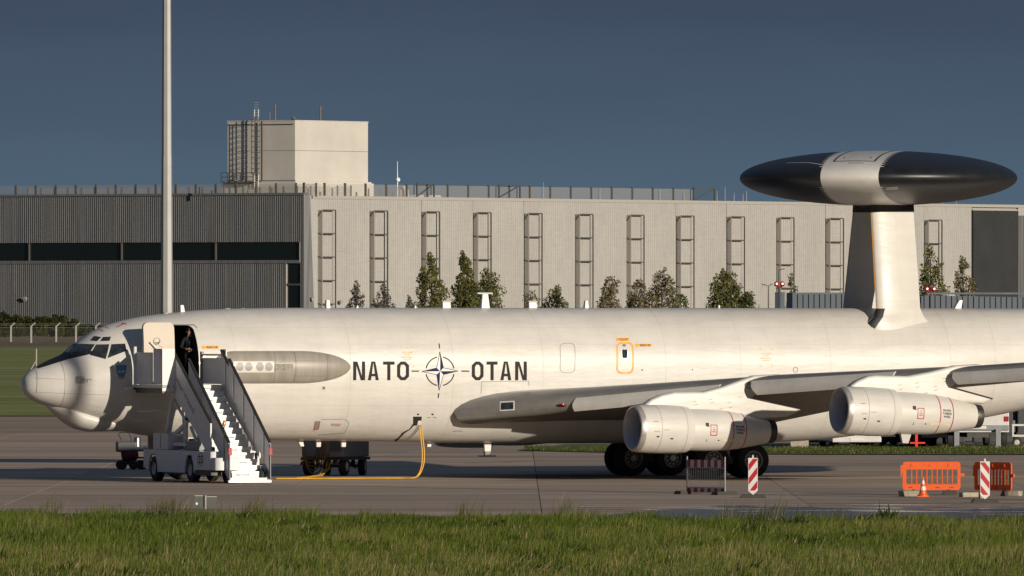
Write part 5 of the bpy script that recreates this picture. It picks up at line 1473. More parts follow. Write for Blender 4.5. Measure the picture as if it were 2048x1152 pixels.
J = [((0, 0, .95), (.15, .11)), ((0, 0, 1.12), (.14, .10)), ((0, .01, 1.32), (.17, .115)), ((0, .01, 1.44), (.12, .09)), ((0, 0, 1.52), .058), ((0, -.02, 1.60), (.078, .09)), ((0, -.01, 1.70), (.078, .095)),
     ((.19, .01, 1.41), .068), ((.27, .02, 1.14), .050), ((.09, -.21, 1.07), .034), ((.04, -.26, 1.05), .030),
     ((-.19, .01, 1.41), .068), ((-.27, .02, 1.14), .050), ((-.09, -.21, 1.09), .034), ((-.04, -.27, 1.08), .030),
     ((.10, 0, .86), .10), ((.11, -.01, .50), .066), ((.115, .02, .10), .045), ((.12, -.13, .05), .042),
     ((-.10, 0, .86), .10), ((-.11, -.02, .50), .066), ((-.115, .01, .10), .045), ((-.12, -.14, .05), .042)]
E_ = [(0, 1), (1, 2), (2, 3), (3, 4), (4, 5), (5, 6), (3, 7), (7, 8), (8, 9), (9, 10), (3, 11), (11, 12), (12, 13), (13, 14), (0, 15), (15, 16), (16, 17), (17, 18), (0, 19), (19, 20), (20, 21), (21, 22)]
nf = len(J)
for s, base, hx in ((1, 10, .04), (-1, 14, -.04)):
    bx_, by_, bz_ = J[base][0]
    for k in range(4):
        z = bz_ + .030 - .019 * k; ln = (.060, .070, .066, .052)[k]
        i = len(J); J.append(((bx_ - s * .035, by_ - .03, z), .010)); J.append(((bx_ - s * (.035 + ln * .6), by_ - .045, z - .008), .009)); J.append(((bx_ - s * (.035 + ln), by_ - .03, z - .018), .008))
        E_ += [(base, i), (i, i + 1), (i + 1, i + 2)]
    i = len(J); J.append(((bx_ - s * .01, by_ - .02, bz_ + .05), .011)); J.append(((bx_ - s * .045, by_ - .035, bz_ + .062), .010)); E_ += [(base, i), (i, i + 1)]
skin_body('body', J, E_, 0, person, [M_uniform, M_skin], lambda c: 1 if (c.z > 1.505 or (c.y < -.205 and .95 < c.z < 1.2)) else 0)
mb = MB(); rows = []
for a in np.linspace(0, math.pi / 2, 7):
    rr = math.cos(a); rows.append([(.094 * rr * math.cos(t), .012 + .112 * rr * math.sin(t), 1.70 + .105 * math.sin(a) - (.05 if math.sin(t) > -.2 else -.012) * (1 if a < .2 else 0)) for t in np.linspace(0, 2 * math.pi, 19)[:-1]])
mb.grid(rows, closed=True); mb.build('hair', M_hair, person, smooth=60)
mb = MB(); mb.add([(-.014, -.105, 1.625), (.014, -.105, 1.625), (0, -.14, 1.628), (0, -.105, 1.675)], [(0, 1, 2), (0, 2, 3), (1, 3, 2)]); mb.build('nose', M_skin, person, smooth=60)
for s in (-1, 1):
    mb = MB(); mb.lathe([(-.012, 0), (-.008, .010), (0, .012), (.008, .010), (.012, 0)], (s * .033, -.098, 1.665), (0, 1, 0), 8); mb.build('eye', P['black'], person)
    mb = MB(); mb.lathe([(-.012, 0), (-.006, .022), (.006, .022), (.012, 0)], (s * .094, .0, 1.65), (1, 0, 0), 10); mb.build('ear', M_skin, person)
mb = MB(); mb.add([(-.022, -.113, 1.595), (.022, -.113, 1.595), (.016, -.114, 1.585), (-.016, -.114, 1.585)], [(0, 1, 2, 3)]); mb.build('mouth', mat('lips', (.30, .10, .08), .5), person)
mb = MB(); mb.tube([(.02, -.14, 1.40), (.0, -.145, 1.30), (-.01, -.14, 1.18)], [.012, .018, .014], 6); mb.build('lanyard', mat('lanyard_grey', (.16, .19, .18), .7), person)
mb = MB(); mb.box(-.05, .05, -.34, -.325, 1.03, 1.10); mb.build('phone', P['black'], person)

# ================================================================== GROUND POWER UNIT, CABLES, SERVICE CART
gp = gpoint(671, 951); gp.z = 0
gpu = empty('power_trailer', (gp.x, gp.y, 0), R(70), 'grey ground power trailer with coiled hose under the aircraft belly', 'generator trailer')
mb = MB(); mb.box(-1.15, 1.15, -.75, .75, .62, 1.75); mb.build('housing', P['grey_body'], gpu, smooth=0, bevel=.03)
mb = MB(); mb.box(-1.18, 1.18, -.78, .78, .52, .61); mb.build('bed_frame', P['dark_metal'], gpu, smooth=0)
mb = MB(); mb.box(-1.165, -1.152, -.62, -.25, .80, 1.45); mb.build('side_door', mat('equipment_grey_dark', (.10, .10, .105), .5), gpu, smooth=0)
mb = MB(); mb.box(-1.165, -1.152, -.22, .1, .66, .74); mb.build('warning_label', P['red'], gpu, smooth=0)
gw = MB(); gw.lathe([(-.11, .16), (-.11, .27), (-.08, .32), (.08, .32), (.11, .27), (.11, .16), (.05, .14), (.07, 0)], ax=(0, -1, 0), n=28, ms=[0, 0, 0, 0, 0, 1, 1]); gw_me = gw.mesh('wheel', [P['rubber'], mat('cream_rim', (.55, .50, .38), .5)], smooth=35)
for x in (-.85, .85):
    for y, rz in ((-.62, 0), (.62, math.pi)): inst('wheel', gw_me, gpu, (x, y, .32), (0, 0, rz + random.uniform(-.3, .3)))
    mb = MB(); mb.tube([(x, -.6, .32), (x, .6, .32)], .04, 8); mb.bar((x, -.3, .32), (x, -.3, .55), .1); mb.bar((x, .3, .32), (x, .3, .55), .1); mb.build('axle', P['dark_metal'], gpu)
for y in (-.5, .72):
    mb = MB(); mb.add([(-1.21, y - .09, .36), (-1.21, y + .09, .36), (-1.21, y, .52), (-1.19, y - .09, .36), (-1.19, y + .09, .36), (-1.19, y, .52)], [(0, 1, 2), (5, 4, 3), (0, 3, 4, 1), (1, 4, 5, 2), (2, 5, 3, 0)]); mb.build('reflector', P['tail_red'], gpu, smooth=0)
mb = MB(); mb.bar((1.1, 0, .45), (1.9, 0, .25), .08); mb.build('draw_bar', P['dark_metal'], gpu, smooth=0)
M_hose = mat('hose_brown', (.20, .13, .04), .55, var=.2, scale=12)
for k in range(5):
    mb = MB(); pts = []
    for t in np.linspace(0, 1, 22):
        a = math.pi * (1 + t); pts.append((-1.24 - .03 * k, .42 - .05 * k + (.30 + .03 * k) * math.cos(a), 1.18 - .08 * k * .4 + (.62 + .09 * k) * math.sin(a)))
    mb.tube(pts, .025, 6); mb.build('hose_loop', M_hose, gpu)
# cable lying on the concrete and rising to the belly socket
su_, sw_ = port(838, 850); sv_ = side(su_, sw_)
def wl_(u, v, w): return world_of(u, v, w)
for k, dx in enumerate((0, .07)):
    top = world_of(su_ + dx, sv_ + .03, sw_); kn = world_of(su_ + dx, sv_ + .10, sw_ - .25)
    pts = [top, kn, world_of(su_ + .05 + dx, sv_ + .14, .95), world_of(su_ + .04 + dx, sv_ + .16, .55), world_of(su_ - .04 + dx * .7, sv_ + .2, .27), world_of(su_ - .17 + dx * .5, sv_ + .26, .10), world_of(su_ - .36, sv_ + .34, .035)]
    a = pts[-1]
    for px_, j in ((800, .05), (760, -.04), (720, .06), (690, 0), (660, -.05), (620, .05), (580, -.03), (546, .02)):
        pts.append(Vector((at(px_, 0, 388.5).x, a.y + j + .09 * k - (800 - px_) * .004, .032)))
    # smooth by Catmull-Rom
    sm = []
    for i in range(len(pts) - 1):
        p0, p1, p2, p3 = pts[max(i - 1, 0)], pts[i], pts[i + 1], pts[min(i + 2, len(pts) - 1)]
        for t in np.linspace(0, 1, 7)[:-1]:
            sm.append(.5 * ((2 * p1) + (p2 - p0) * t + (2 * p0 - 5 * p1 + 4 * p2 - p3) * t * t + (3 * p1 - p0 - 3 * p2 + p3) * t ** 3))
    mb = MB(); mb.tube(sm, .020, 8); o = mb.build('power_cable', P['yellow'])
    tag(o, ('yellow power cable hanging from the belly socket and lying along the ground', 'second yellow cable lying close beside the first under the aircraft')[k], 'cable', 'yellow power cables')
mb = MB(); g0 = world_of(su_, sv_ + .45, 0); pts = [Vector((gp.x - .25, gp.y - .9, .62)), Vector((gp.x - .28, gp.y - 1.4, .25)), Vector((gp.x - .5, gp.y - 3.0, .04)), Vector((gp.x - .9, gp.y - 7, .035)), Vector((gp.x - 1.1, g0.y + .4, .035))]
mb.tube(pts, .028, 8); mb.tube([p + Vector((.09, .05, 0)) for p in pts], .028, 8); tag(mb.build('power_cable', P['yellow']), 'yellow cable pair running out from under the grey power trailer', 'cable', 'yellow power cables')
mb = MB(); a = port(829, 846); b = port(806, 866); c = port(796, 876)
mb.tube([world_of(a[0], side(*a) + .04, a[1]), world_of((a[0] + b[0]) / 2 + .04, side(*b) + .14, (a[1] + b[1]) / 2 - .03), world_of(b[0], side(*b) + .05, b[1]), world_of(c[0], side(*c) - .2, c[1] - .1)], .03, 8)
tag(mb.build('power_cable', P['rubber']), 'black cable running from the socket under the belly', 'cable')

# small service cart behind the nose
ct = gpoint(262, 939); cart = empty('service_cart', (ct.x, ct.y, 0), R(8), 'small dark service cart with red tank and tubular handle behind the nose', 'cart')
mb = MB(); mb.lathe([(-.30, 0), (-.28, .16), (-.18, .24), (.18, .24), (.28, .16), (.30, 0)], (-.05, -.05, .52), (1, 0, .15), 24); mb.build('tank', mat('cart_red', (.13, .010, .014), .5), cart)  # tank red darkened to carry the shade the cart stands in
mb = MB(); mb.box(-.50, .15, -.3, .3, .60, .95); mb.build('motor_box', mat('cart_dark', (.05, .055, .06), .5), cart, smooth=0, bevel=.04)
mb = MB(); mb.lathe([(0, .12), (.3, .12), (.33, .09), (.33, 0)], (.20, -.12, .78), (0, 0, 1), 20); mb.build('filter_can', P['metal'], cart)
mb = MB(); mb.tube([(-.28, -.25, .9), (-.45, -.25, 1.20), (-.40, -.25, 1.27), (-.12, -.25, 1.27), (-.06, -.25, 1.2), (.1, -.25, .7)], .022, 8); mb.build('handle', P['dark_metal'], cart)
mb = MB(); mb.box(.15, 1.0, -.22, .22, .62, .82); mb.box(.45, .75, -.24, -.2, .58, .86); mb.build('hose_tray', mat('cart_teal', (.04, .055, .065), .5), cart, smooth=0)
mb = MB(); mb.bar((.2, 0, .40), (1.3, 0, .40), .06); mb.bar((.2, 0, .10), (1.3, 0, .10), .05); mb.build('tow_bar', P['dark_metal'], cart, smooth=0)
cw = MB(); cw.lathe([(-.07, .08), (-.07, .13), (-.05, .16), (.05, .16), (.07, .13), (.07, .08), (.03, .06), (.05, 0)], ax=(0, -1, 0), n=20, ms=[0, 0, 0, 0, 0, 1, 1]); cwm = cw.mesh('wheel', [P['rubber'], P['dark_metal']], smooth=35)  # rims kept dark for the same shade
for x, y in ((-.33, -.3), (-.33, .3), (.36, -.3), (.36, .3), (.05, -.32)): inst('wheel', cwm, cart, (x, y, .16))
mb = MB(); mb.box(-.4, .45, -.2, .2, .16, .28); mb.build('frame', P['dark_metal'], cart, smooth=0)

# ================================================================== BARRIERS AND BEACONS IN FRONT
M_plastic = mat('orange_plastic', (.68, .095, .010), .42, var=.06, scale=4)
M_retro_r = mat('retro_red', (.38, .012, .022), .4, var=.06)
M_retro_w = mat('retro_white', (.60, .585, .56), .4, var=.06)
M_galv = mat('galvanised', (.42, .41, .39), .42, .7, var=.12, scale=12)
M_rubber_foot = mat('recycled_rubber', (.055, .050, .042), .9, var=.3, scale=14, bump=.004, bscale=40)
M_block = mat('concrete_block', (.34, .30, .23), .9, var=.22, scale=9, bump=.008, bscale=22)
bp_ = gpoint(1412, 989); bar1 = empty('barrier_fence', (bp_.x, bp_.y, 0), R(-57), 'metal barrier grid with red and white striped boards on rubber feet', 'barrier')
Wb = .98
for i in range(11):
    for z0, z1, nm in ((.80, 1.02, 'stripe'), (.06, .19, 'stripe')):
        x0 = -Wb + 2 * Wb * i / 11; mb = MB(); mb.box(x0, x0 + 2 * Wb / 11 - .0005, -.012, .012, z0, z1); mb.build(nm, M_retro_r if i % 2 == 0 else M_retro_w, bar1, smooth=0)
for i in range(21):
    x = -Wb + .03 + (2 * Wb - .06) * i / 20; mb = MB(); mb.tube([(x, 0, .21), (x, 0, .78)], .006, 5)
    if i == 0: gm = mb.mesh('grid_bar', mat('zinc_bar', (.55, .54, .50), .5)); 
    inst('grid_bar', gm, bar1, (x - (-Wb + .03), 0, 0))
mb = MB(); mb.box(-Wb, Wb, -.015, .015, .775, .80); mb.build('rail', M_galv, bar1, smooth=0)
mb = MB(); mb.box(-Wb, Wb, -.015, .015, .195, .22); mb.build('rail', M_galv, bar1, smooth=0)
for s in (-1, 1):
    mb = MB(); mb.tube([(s * (Wb + .022), 0, .02), (s * (Wb + .022), 0, 1.12)], .021, 10); mb.build('post', M_galv, bar1)
    mb = MB(); mb.hexa([(s * Wb - .20, -.38, 0), (s * Wb + .20, -.38, 0), (s * Wb + .20, .38, 0), (s * Wb - .20, .38, 0), (s * Wb - .15, -.34, .10), (s * Wb + .15, -.34, .10), (s * Wb + .15, .34, .10), (s * Wb - .15, .34, .10)]); mb.build('foot', M_rubber_foot, bar1, smooth=0, bevel=.015)
def beacon_board(px, py, flip, label):
    b = gpoint(px, py); o = empty('warning_board', (b.x, b.y, 0), R(4 if flip else -3), label, 'beacon', 'red and white striped beacons')
    w, z0, z1 = .125, .20, 1.15
    mb = MB(); mb.prism([(-w - .012, z0 + .01), (0, z0 - .11), (w + .012, z0 + .01), (w + .012, z1 + .012), (-w - .012, z1 + .012)], lambda p: (p[0], -.012, p[1]), lambda p: (p[0], .012, p[1])); mb.build('board', M_retro_w, o, smooth=0)
    # red diagonal stripes clipped to the board
    def clip(poly, f):
        out = []
        for i in range(len(poly)):
            a, b2 = poly[i], poly[(i + 1) % len(poly)]; fa, fb = f(a), f(b2)
            if fa >= 0: out.append(a)
            if fa * fb < 0: t = fa / (fa - fb); out.append((a[0] + (b2[0] - a[0]) * t, a[1] + (b2[1] - a[1]) * t))
        return out
    s = -1 if flip else 1
    for k in range(4):
        c = z0 + .13 + .40 * (k - .0) - .09
        poly = [(-w, c - .1 - s * .16), (w, c - .1 + s * .16), (w, c + .1 + s * .16), (-w, c + .1 - s * .16)]
        poly = clip(clip(poly, lambda p: p[1] - z0 - .015), lambda p: z1 - .012 - p[1])
        if len(poly) >= 3:
            mb = MB(); mb.add([(p[0], -.0145, p[1]) for p in poly], [tuple(range(len(poly)))]); mb.build('stripe', M_retro_r, o, smooth=0, fix=False)
    mb = MB(); mb.box(-.022, .022, -.012, .012, z1 + .012, z1 + .09); mb.build('lug', M_retro_w, o, smooth=0)
    mb = MB(); mb.tube([(0, .02, .0), (0, .02, z0 - .05)], .025, 8); mb.build('stem', M_galv, o)
    mb = MB(); mb.hexa([(-.40, -.2, 0), (.40, -.2, 0), (.40, .2, 0), (-.40, .2, 0), (-.32, -.15, .10), (.32, -.15, .10), (.32, .15, .10), (-.32, .15, .10)]); mb.build('foot', M_rubber_foot, o, smooth=0, bevel=.02)
beacon_board(1506, 996, False, 'red and white striped beacon board beside the metal grid barrier')
beacon_board(1970, 1005, True, 'red and white striped beacon board in front of the shaded orange barrier')
def orange_barrier(name_label, pos, rz):
    o = empty('plastic_barrier', pos, rz, name_label, 'barrier', 'orange plastic barriers')
    W2, z0, z1, th = .88, .16, .99, .022
    mb = MB()
    out = rrect(-W2 + .06, W2, z0, z1, .09, 5)
    # frame as four boards with rounded outer outline: build outline ring against the slot window
    wx0, wx1, wz0, wz1 = -W2 + .17, W2 - .09, z0 + .17, z1 - .22
    n = len(out)
    def ring_in(p): return (min(max(p[0], wx0), wx1), min(max(p[1], wz0), wz1))
    inn_ = [ring_in(p) for p in out]
    vs = []
    for y in (-th, th): vs += [(p[0], y, p[1]) for p in out] + [(p[0], y, p[1]) for p in inn_]
    fs = []
    for i in range(n):
        j = (i + 1) % n
        fs += [(i, j, n + j, n + i), (2 * n + i, 3 * n + i, 3 * n + j, 2 * n + j), (i, 2 * n + i, 2 * n + j, j), (n + i, n + j, 3 * n + j, 3 * n + i)]
    mb.add(vs, fs); mb.build('frame', M_plastic, o, smooth=0)
    for i in range(9):
        x = wx0 + (wx1 - wx0) * (i + 1) / 10
        b2 = MB(); b2.box(x - .018, x + .018, -.035, .035, wz0 - .01, wz1 + .01); b2.build('slat', M_plastic, o, smooth=0, bevel=.008, bseg=1)
    mb = MB(); mb.box(-W2 + .0, -W2 + .16, -th * .9, th * .9, z1 - .32, z1 - .10); mb.box(-W2 + .0, -W2 + .035, -th * .9, th * .9, z1 - .42, z1 - .32); mb.build('hook', M_plastic, o, smooth=0)
    mb = MB(); mb.box(W2 - .01, W2 + .12, -.03, .03, z1 - .42, z1 - .34); mb.build('coupling', M_plastic, o, smooth=0)
    mb = MB()
    mb.box(-.58, .58, -th - .006, -th - .0005, z1 - .095, z1 - .075); mb.build('moulded_rib', M_plastic, o, smooth=0)
    for x in (-.55, 0, .55):
        mb = MB(); mb.hexa([(x - .05, -th - .02, z1 - .14), (x + .07, -th - .02, z1 - .14), (x + .07, -th, z1 - .14), (x - .05, -th, z1 - .14), (x - .02, -th - .02, z1 - .05), (x + .02, -th - .02, z1 - .05), (x + .02, -th, z1 - .05), (x - .02, -th, z1 - .05)]); mb.build('moulded_clip', M_plastic, o, smooth=0)
    for x in (-.6, -.2, .2, .6):
        mb = MB(); mb.box(x - .05, x - .01, -th - .004, -th - .0005, z0 + .06, z0 + .09); mb.box(x + .01, x + .06, -th - .004, -th - .0005, z0 + .06, z0 + .09); mb.build('drain_slot', P['dark_metal'], o, smooth=0)
    mb = MB(); mb.hexa([(.40, -.05, .0), (.66, -.05, 0), (.66, .05, 0), (.40, .05, 0), (.50, -.03, .18), (.56, -.03, .18), (.56, .03, .18), (.50, .03, .18)]); mb.build('foot', M_rubber_foot, o, smooth=0)
    mb = MB(); mb.hexa([(-.60, -.05, .0), (-.40, -.05, 0), (-.40, .05, 0), (-.60, .05, 0), (-.54, -.03, .18), (-.46, -.03, .18), (-.46, .03, .18), (-.54, .03, .18)]); mb.build('foot', M_rubber_foot, o, smooth=0)
    return o
b1 = gpoint(1861, 991); orange_barrier('bright sunlit orange plastic barrier with traffic cone in front', (b1.x, b1.y, 0), R(1))
b2_ = gpoint(1985, 992); orange_barrier('darker shaded orange plastic barrier at the right edge', (b2_.x, b2_.y, 0), R(-53))
def block(px, py, sx, sy, sz, rz, label):
    b = gpoint(px, py); mb = MB(); n = 5; rows = []
    mb.box(-sx / 2, sx / 2, -sy / 2, sy / 2, 0, sz)
    me = mb.mesh('concrete_block', M_block, smooth=0, bevel=.018)
    rg = random.Random(int(px))
    for v in me.vertices: v.co.x += rg.uniform(-.012, .012); v.co.z += rg.uniform(-.01, .01) if v.co.z > .03 else 0
    o = inst('concrete_block', me, None, b, (0, 0, rz)); tag(o, label, 'block', 'concrete ballast blocks')
block(1819, 993, .62, .24, .17, R(-8), 'beige concrete block left of the traffic cone')
block(1938, 994, .50, .30, .13, R(20), 'flat concrete block between the two orange barriers')
block(2030, 992, .36, .25, .15, R(-30), 'concrete block at the right edge behind the shaded barrier')
block(1963, 997, .12, .28, .16, R(10), 'upright concrete block end beside the right beacon board')
def dark_block(px, py, label):
    b = gpoint(px, py); mb = MB(); mb.hexa([(-.22, -.28, 0), (.22, -.28, 0), (.22, .28, 0), (-.22, .28, 0), (-.17, -.22, .16), (.17, -.22, .16), (.17, .22, .13), (-.17, .22, .13)])
    o = mb.build('rubber_ballast', M_rubber_foot, smooth=0, bevel=.02); o.location = b; tag(o, label, 'ballast')
dark_block(1899, 989, 'dark rubber ballast under the right end of the sunlit barrier')
cn = gpoint(1846, 994); cone = empty('traffic_cone', (cn.x, cn.y, 0), 0, 'orange and white traffic cone in front of the orange barrier', 'traffic cone')
mb = MB(); mb.lathe([(.0, .16), (.02, .165), (.06, .155), (.08, .125)], ax=(0, 0, 1), n=28); mb.box(-.17, .17, -.17, .17, 0, .03); mb.build('base', M_plastic, cone)
cr = lambda z: .115 - (.115 - .022) * (z - .08) / .50
for z0, z1, m in ((.08, .20, M_plastic), (.20, .31, M_retro_w), (.31, .38, M_plastic), (.38, .48, M_retro_w), (.48, .58, M_plastic)):
    mb = MB(); mb.lathe([(z0, cr(z0)), (z1, cr(z1))] + ([(z1, 0)] if z1 > .57 else []), ax=(0, 0, 1), n=28); mb.build('sleeve', m, cone)
sg = at(411, 1020, 331.5); sign = empty('field_sign', (sg.x, 331.5, 0), R(6), 'dark green back of a small two-panel field sign in the grass', 'sign')
M_signback = mat('sign_back', (.055, .062, .050), .55, var=.15, scale=8)
mb = MB(); mb.box(-.30, -.05, -.015, .015, .09, .38); mb.build('panel', M_signback, sign, smooth=0)
mb = MB(); mb.box(.03, .31, -.015, .015, .06, .355); mb.build('panel', M_signback, sign, smooth=0)
for x0, x1, z in ((-.30, -.05, .38), (.03, .31, .355)):
    mb = MB(); mb.box(x0, x1, -.02, .02, z, z + .014); mb.build('edge_trim', M_galv, sign, smooth=0)
mb = MB(); mb.box(-.055, -.03, -.04, .04, .0, .40); mb.build('post', P['black'], sign, smooth=0)
mb = MB(); mb.tube([(.0, -.03, .02), (.0, -.03, .40)], .018, 8); mb.build('post', M_galv, sign)
mb = MB(); mb.lathe([(0, .035), (.004, .034), (.005, 0)], (-.24, -.016, .17), (0, -1, 0), 12); mb.build('sticker', P['white'], sign)

# ================================================================== SERVICE VEHICLES BEHIND THE GRASS STRIP
M_van = mat('vehicle_white', (.55, .54, .52), .35, var=.05, coat=.3)
M_vgrey = mat('vehicle_grey', (.20, .21, .22), .45, var=.1)
M_glassd = mat('vehicle_glass', (.02, .025, .03), .08, var=.1, coat=.5)
vw = MB(); vw.lathe([(-.12, .2), (-.12, .33), (-.09, .38), (.09, .38), (.12, .33), (.12, .2), (.07, .18), (.09, 0)], ax=(-1, 0, 0), n=24, ms=[0, 0, 0, 0, 0, 1, 1]); vwm = vw.mesh('wheel', [P['rubber'], P['rim']], smooth=35)
def vehicle(name, px, Y, rz, ln, wd, h, z0, body, label, cat, cab_=True, box_z=None):
    o = empty(name, (at(px, 0, Y).x, Y, 0), rz, label, cat)
    mb = MB()
    if cab_:   # van-like profile along y (rear at -ln/2 facing the camera)
        prof = [(-ln / 2, z0), (ln / 2 - .2, z0), (ln / 2, z0 + .25), (ln / 2, .95), (ln / 2 - .75, 1.15), (ln / 2 - 1.5, h - .15), (ln / 2 - 1.8, h), (-ln / 2 + .12, h), (-ln / 2, h - .2)]
        mb.prism(prof, lambda p: (-wd / 2, p[0], p[1]), lambda p: (wd / 2, p[0], p[1])); mb.build('body', body, o, smooth=0, bevel=.06)
        mb = MB(); mb.box(-wd / 2 + .15, wd / 2 - .15, -ln / 2 - .015, -ln / 2 + .02, 1.2, h - .45); mb.build('rear_window', M_glassd, o, smooth=0)
        for s in (-1, 1):
            mb = MB(); mb.box(s * (wd / 2 + .005) - .01, s * (wd / 2 + .005) + .01, ln / 2 - 2.4, ln / 2 - 1.35, 1.2, h - .45); mb.build('side_window', M_glassd, o, smooth=0)
    else:
        mb.box(-wd / 2, wd / 2, -ln / 2, ln / 2 - 1.9, box_z or z0, h); mb.build('box_body', body, o, smooth=0, bevel=.03)
        mb = MB(); mb.box(-wd / 2 + .1, wd / 2 - .1, ln / 2 - 1.8, ln / 2, .55, 2.4); mb.build('cab', M_van, o, smooth=0, bevel=.10)
        mb = MB(); mb.box(-.45, .45, -ln / 2 + .1, ln / 2 - .3, .42, .7); mb.build('chassis', P['dark_metal'], o, smooth=0)
    mb = MB(); mb.box(-wd / 2, wd / 2, -ln / 2 - .10, -ln / 2 - .005, z0, z0 + .20); mb.build('bumper', M_van if cab_ else M_vgrey, o, smooth=0, bevel=.03)
    for s in (-1, 1):
        mb = MB(); mb.box(s * (wd / 2 - .11) - .09, s * (wd / 2 - .11) + .09, -ln / 2 - .03, -ln / 2 - .006, z0 + .35, z0 + .55); mb.build('tail_lamp', P['tail_red'], o, smooth=0)
        for y in (-ln / 2 + .95, ln / 2 - .9): inst('wheel', vwm, o, (s * (wd / 2 - .13), y, .38), (0, 0, 0 if s < 0 else math.pi))
    mb = MB(); mb.box(-.28, .28, -ln / 2 - .125, -ln / 2 - .103, z0 + .06, z0 + .17); mb.build('number_plate', M_retro_w, o, smooth=0)
    return o
vehicle('parked_van', 1697, 483.5, R(6), 4.9, 1.95, 2.2, .22, M_van, 'white van seen from behind under the aft fuselage', 'van')
vehicle('box_truck', 1778, 486, R(-5), 7.5, 2.3, 3.0, .80, M_van, 'white flatbed truck between the van and the red pole', 'truck', False, .75)
vehicle('utility_trailer', 1868, 488, R(3), 5.0, 1.5, 2.1, .35, M_vgrey, 'dark grey vehicle between the red pole and the white truck', 'van')
vehicle('box_truck', 1936, 484, R(4), 8, 2.4, 3.4, .70, M_van, 'white box truck with stabilizer legs behind the outer engine', 'truck', False, .62)
for x in (-.9, .75):
    mb = MB(); mb.box(x - .10, x + .10, -.1, .1, 0, .75); o = mb.build('stabilizer_leg', M_vgrey, [q for q in bpy.data.objects if q.name.startswith('box_truck')][-1], smooth=0); o.location = (0, -4.15, 0)
rp = gpoint(1833, 897.5); pole = empty('red_marker', (rp.x, rp.y, 0), 0, 'red crossed marker pole among the service vehicles', 'marker')
M_red_b = mat('signal_red', (.75, .035, .02), .5)
mb = MB(); mb.box(-.05, .05, -.05, .05, 0, .62); mb.build('post', M_red_b, pole, smooth=0)
mb = MB(); mb.box(-.26, .34, -.045, .045, .20, .26); mb.build('cross_bar', M_red_b, pole, smooth=0)
cb_ = empty('loading_bridge', (at(2030, 0, 500).x, 500, 0), R(-6), 'dark glazed steel loader standing at the right edge behind the aircraft', 'loader')
M_steel_d = mat('loader_steel', (.050, .055, .062), .5, .3, var=.2)
mb = MB(); mb.box(-1.1, 2.4, -1, 1.2, .25, .42); mb.build('deck', M_steel_d, cb_, smooth=0)
for x in (-1.0, -.55, .2, 2.3):
    mb = MB(); mb.box(x - .09, x + .09, -1.05, -.9, 0, 2.4); mb.build('column', M_steel_d, cb_, smooth=0)
mb = MB(); mb.box(-.05, 2.3, -.86, -.80, 1.05, 2.3); mb.build('glass_panel', mat('loader_glass', (.05, .075, .10), .15), cb_, smooth=0)
mb = MB(); mb.box(-.9, 2.3, -.9, -.7, .92, 1.03); mb.build('cross_beam', M_steel_d, cb_, smooth=0)
mb = MB(); mb.prism([(-.05, .45), (1.4, .45), (1.4, .60), (1.1, .80), (.6, .92), (-.05, .92)], lambda p: (p[0], -1.02, p[1]), lambda p: (p[0], -.8, p[1])); mb.build('tank_shield', M_vgrey, cb_, smooth=0)
mb = MB(); mb.box(-1.1, 2.4, .6, .8, 0, 2.6); mb.build('rear_screen', M_steel_d, cb_, smooth=0)
for x in (-.7, .8, 2.0): inst('wheel', vwm, cb_, (x, -.7, .38), (0, 0, R(90)))
cr_ = empty('baggage_cart', (at(2046, 0, 483).x, 483, 0), 0, 'white baggage cart at the right edge of the grass strip', 'cart')
mb = MB(); mb.box(-.45, 1.2, -.6, .6, .42, .50); mb.box(-.45, 1.2, -.6, .6, .85, .92); mb.build('deck', M_van, cr_, smooth=0)
for x in (-.42, 1.17):
    mb = MB(); mb.box(x - .03, x + .03, -.6, -.54, .5, .85); mb.build('post', M_van, cr_, smooth=0)
for x in (-.25, 1.0): inst('wheel', vwm, cr_, (x, -.5, .2), (0, 0, R(90)), (.55, .55, .55))
block(1599, 897, .72, .5, .38, 0, 'beige concrete block behind the rear main wheels')

# row of dark dollies added to fill the shadow gaps between the vehicles
M_shadow_fill = mat('dolly_curtain', (.045, .047, .052), .7, var=.25, scale=2)
for i, px_ in enumerate((1640, 1735, 1815, 1890, 1985, 2072)):
    o = empty('cargo_dolly', (at(px_, 0, 491.5).x, 491.5, 0), R(2 * (i % 3) - 2), ['dark covered cargo dolly behind the beige concrete block', 'dark covered cargo dolly behind the white van', 'dark covered cargo dolly behind the white flatbed truck', 'dark covered cargo dolly behind the dark grey vehicle', 'dark covered cargo dolly behind the glazed loader', 'dark covered cargo dolly at the right edge behind the baggage cart'][i], 'cargo dolly', 'covered cargo dollies')
    mb = MB(); mb.box(-.84, .84, -.76, .75, .42, .50); mb.build('deck', P['dark_metal'], o, smooth=0)
    mb = MB(); mb.box(-.80, .80, -.72, .70, .10, 1.75); mb.build('cover', M_shadow_fill, o, smooth=0, bevel=.05)
    for x in (-.6, .6): inst('wheel', vwm, o, (x, -.6, .21), (0, 0, R(90)), (.55, .55, .55))
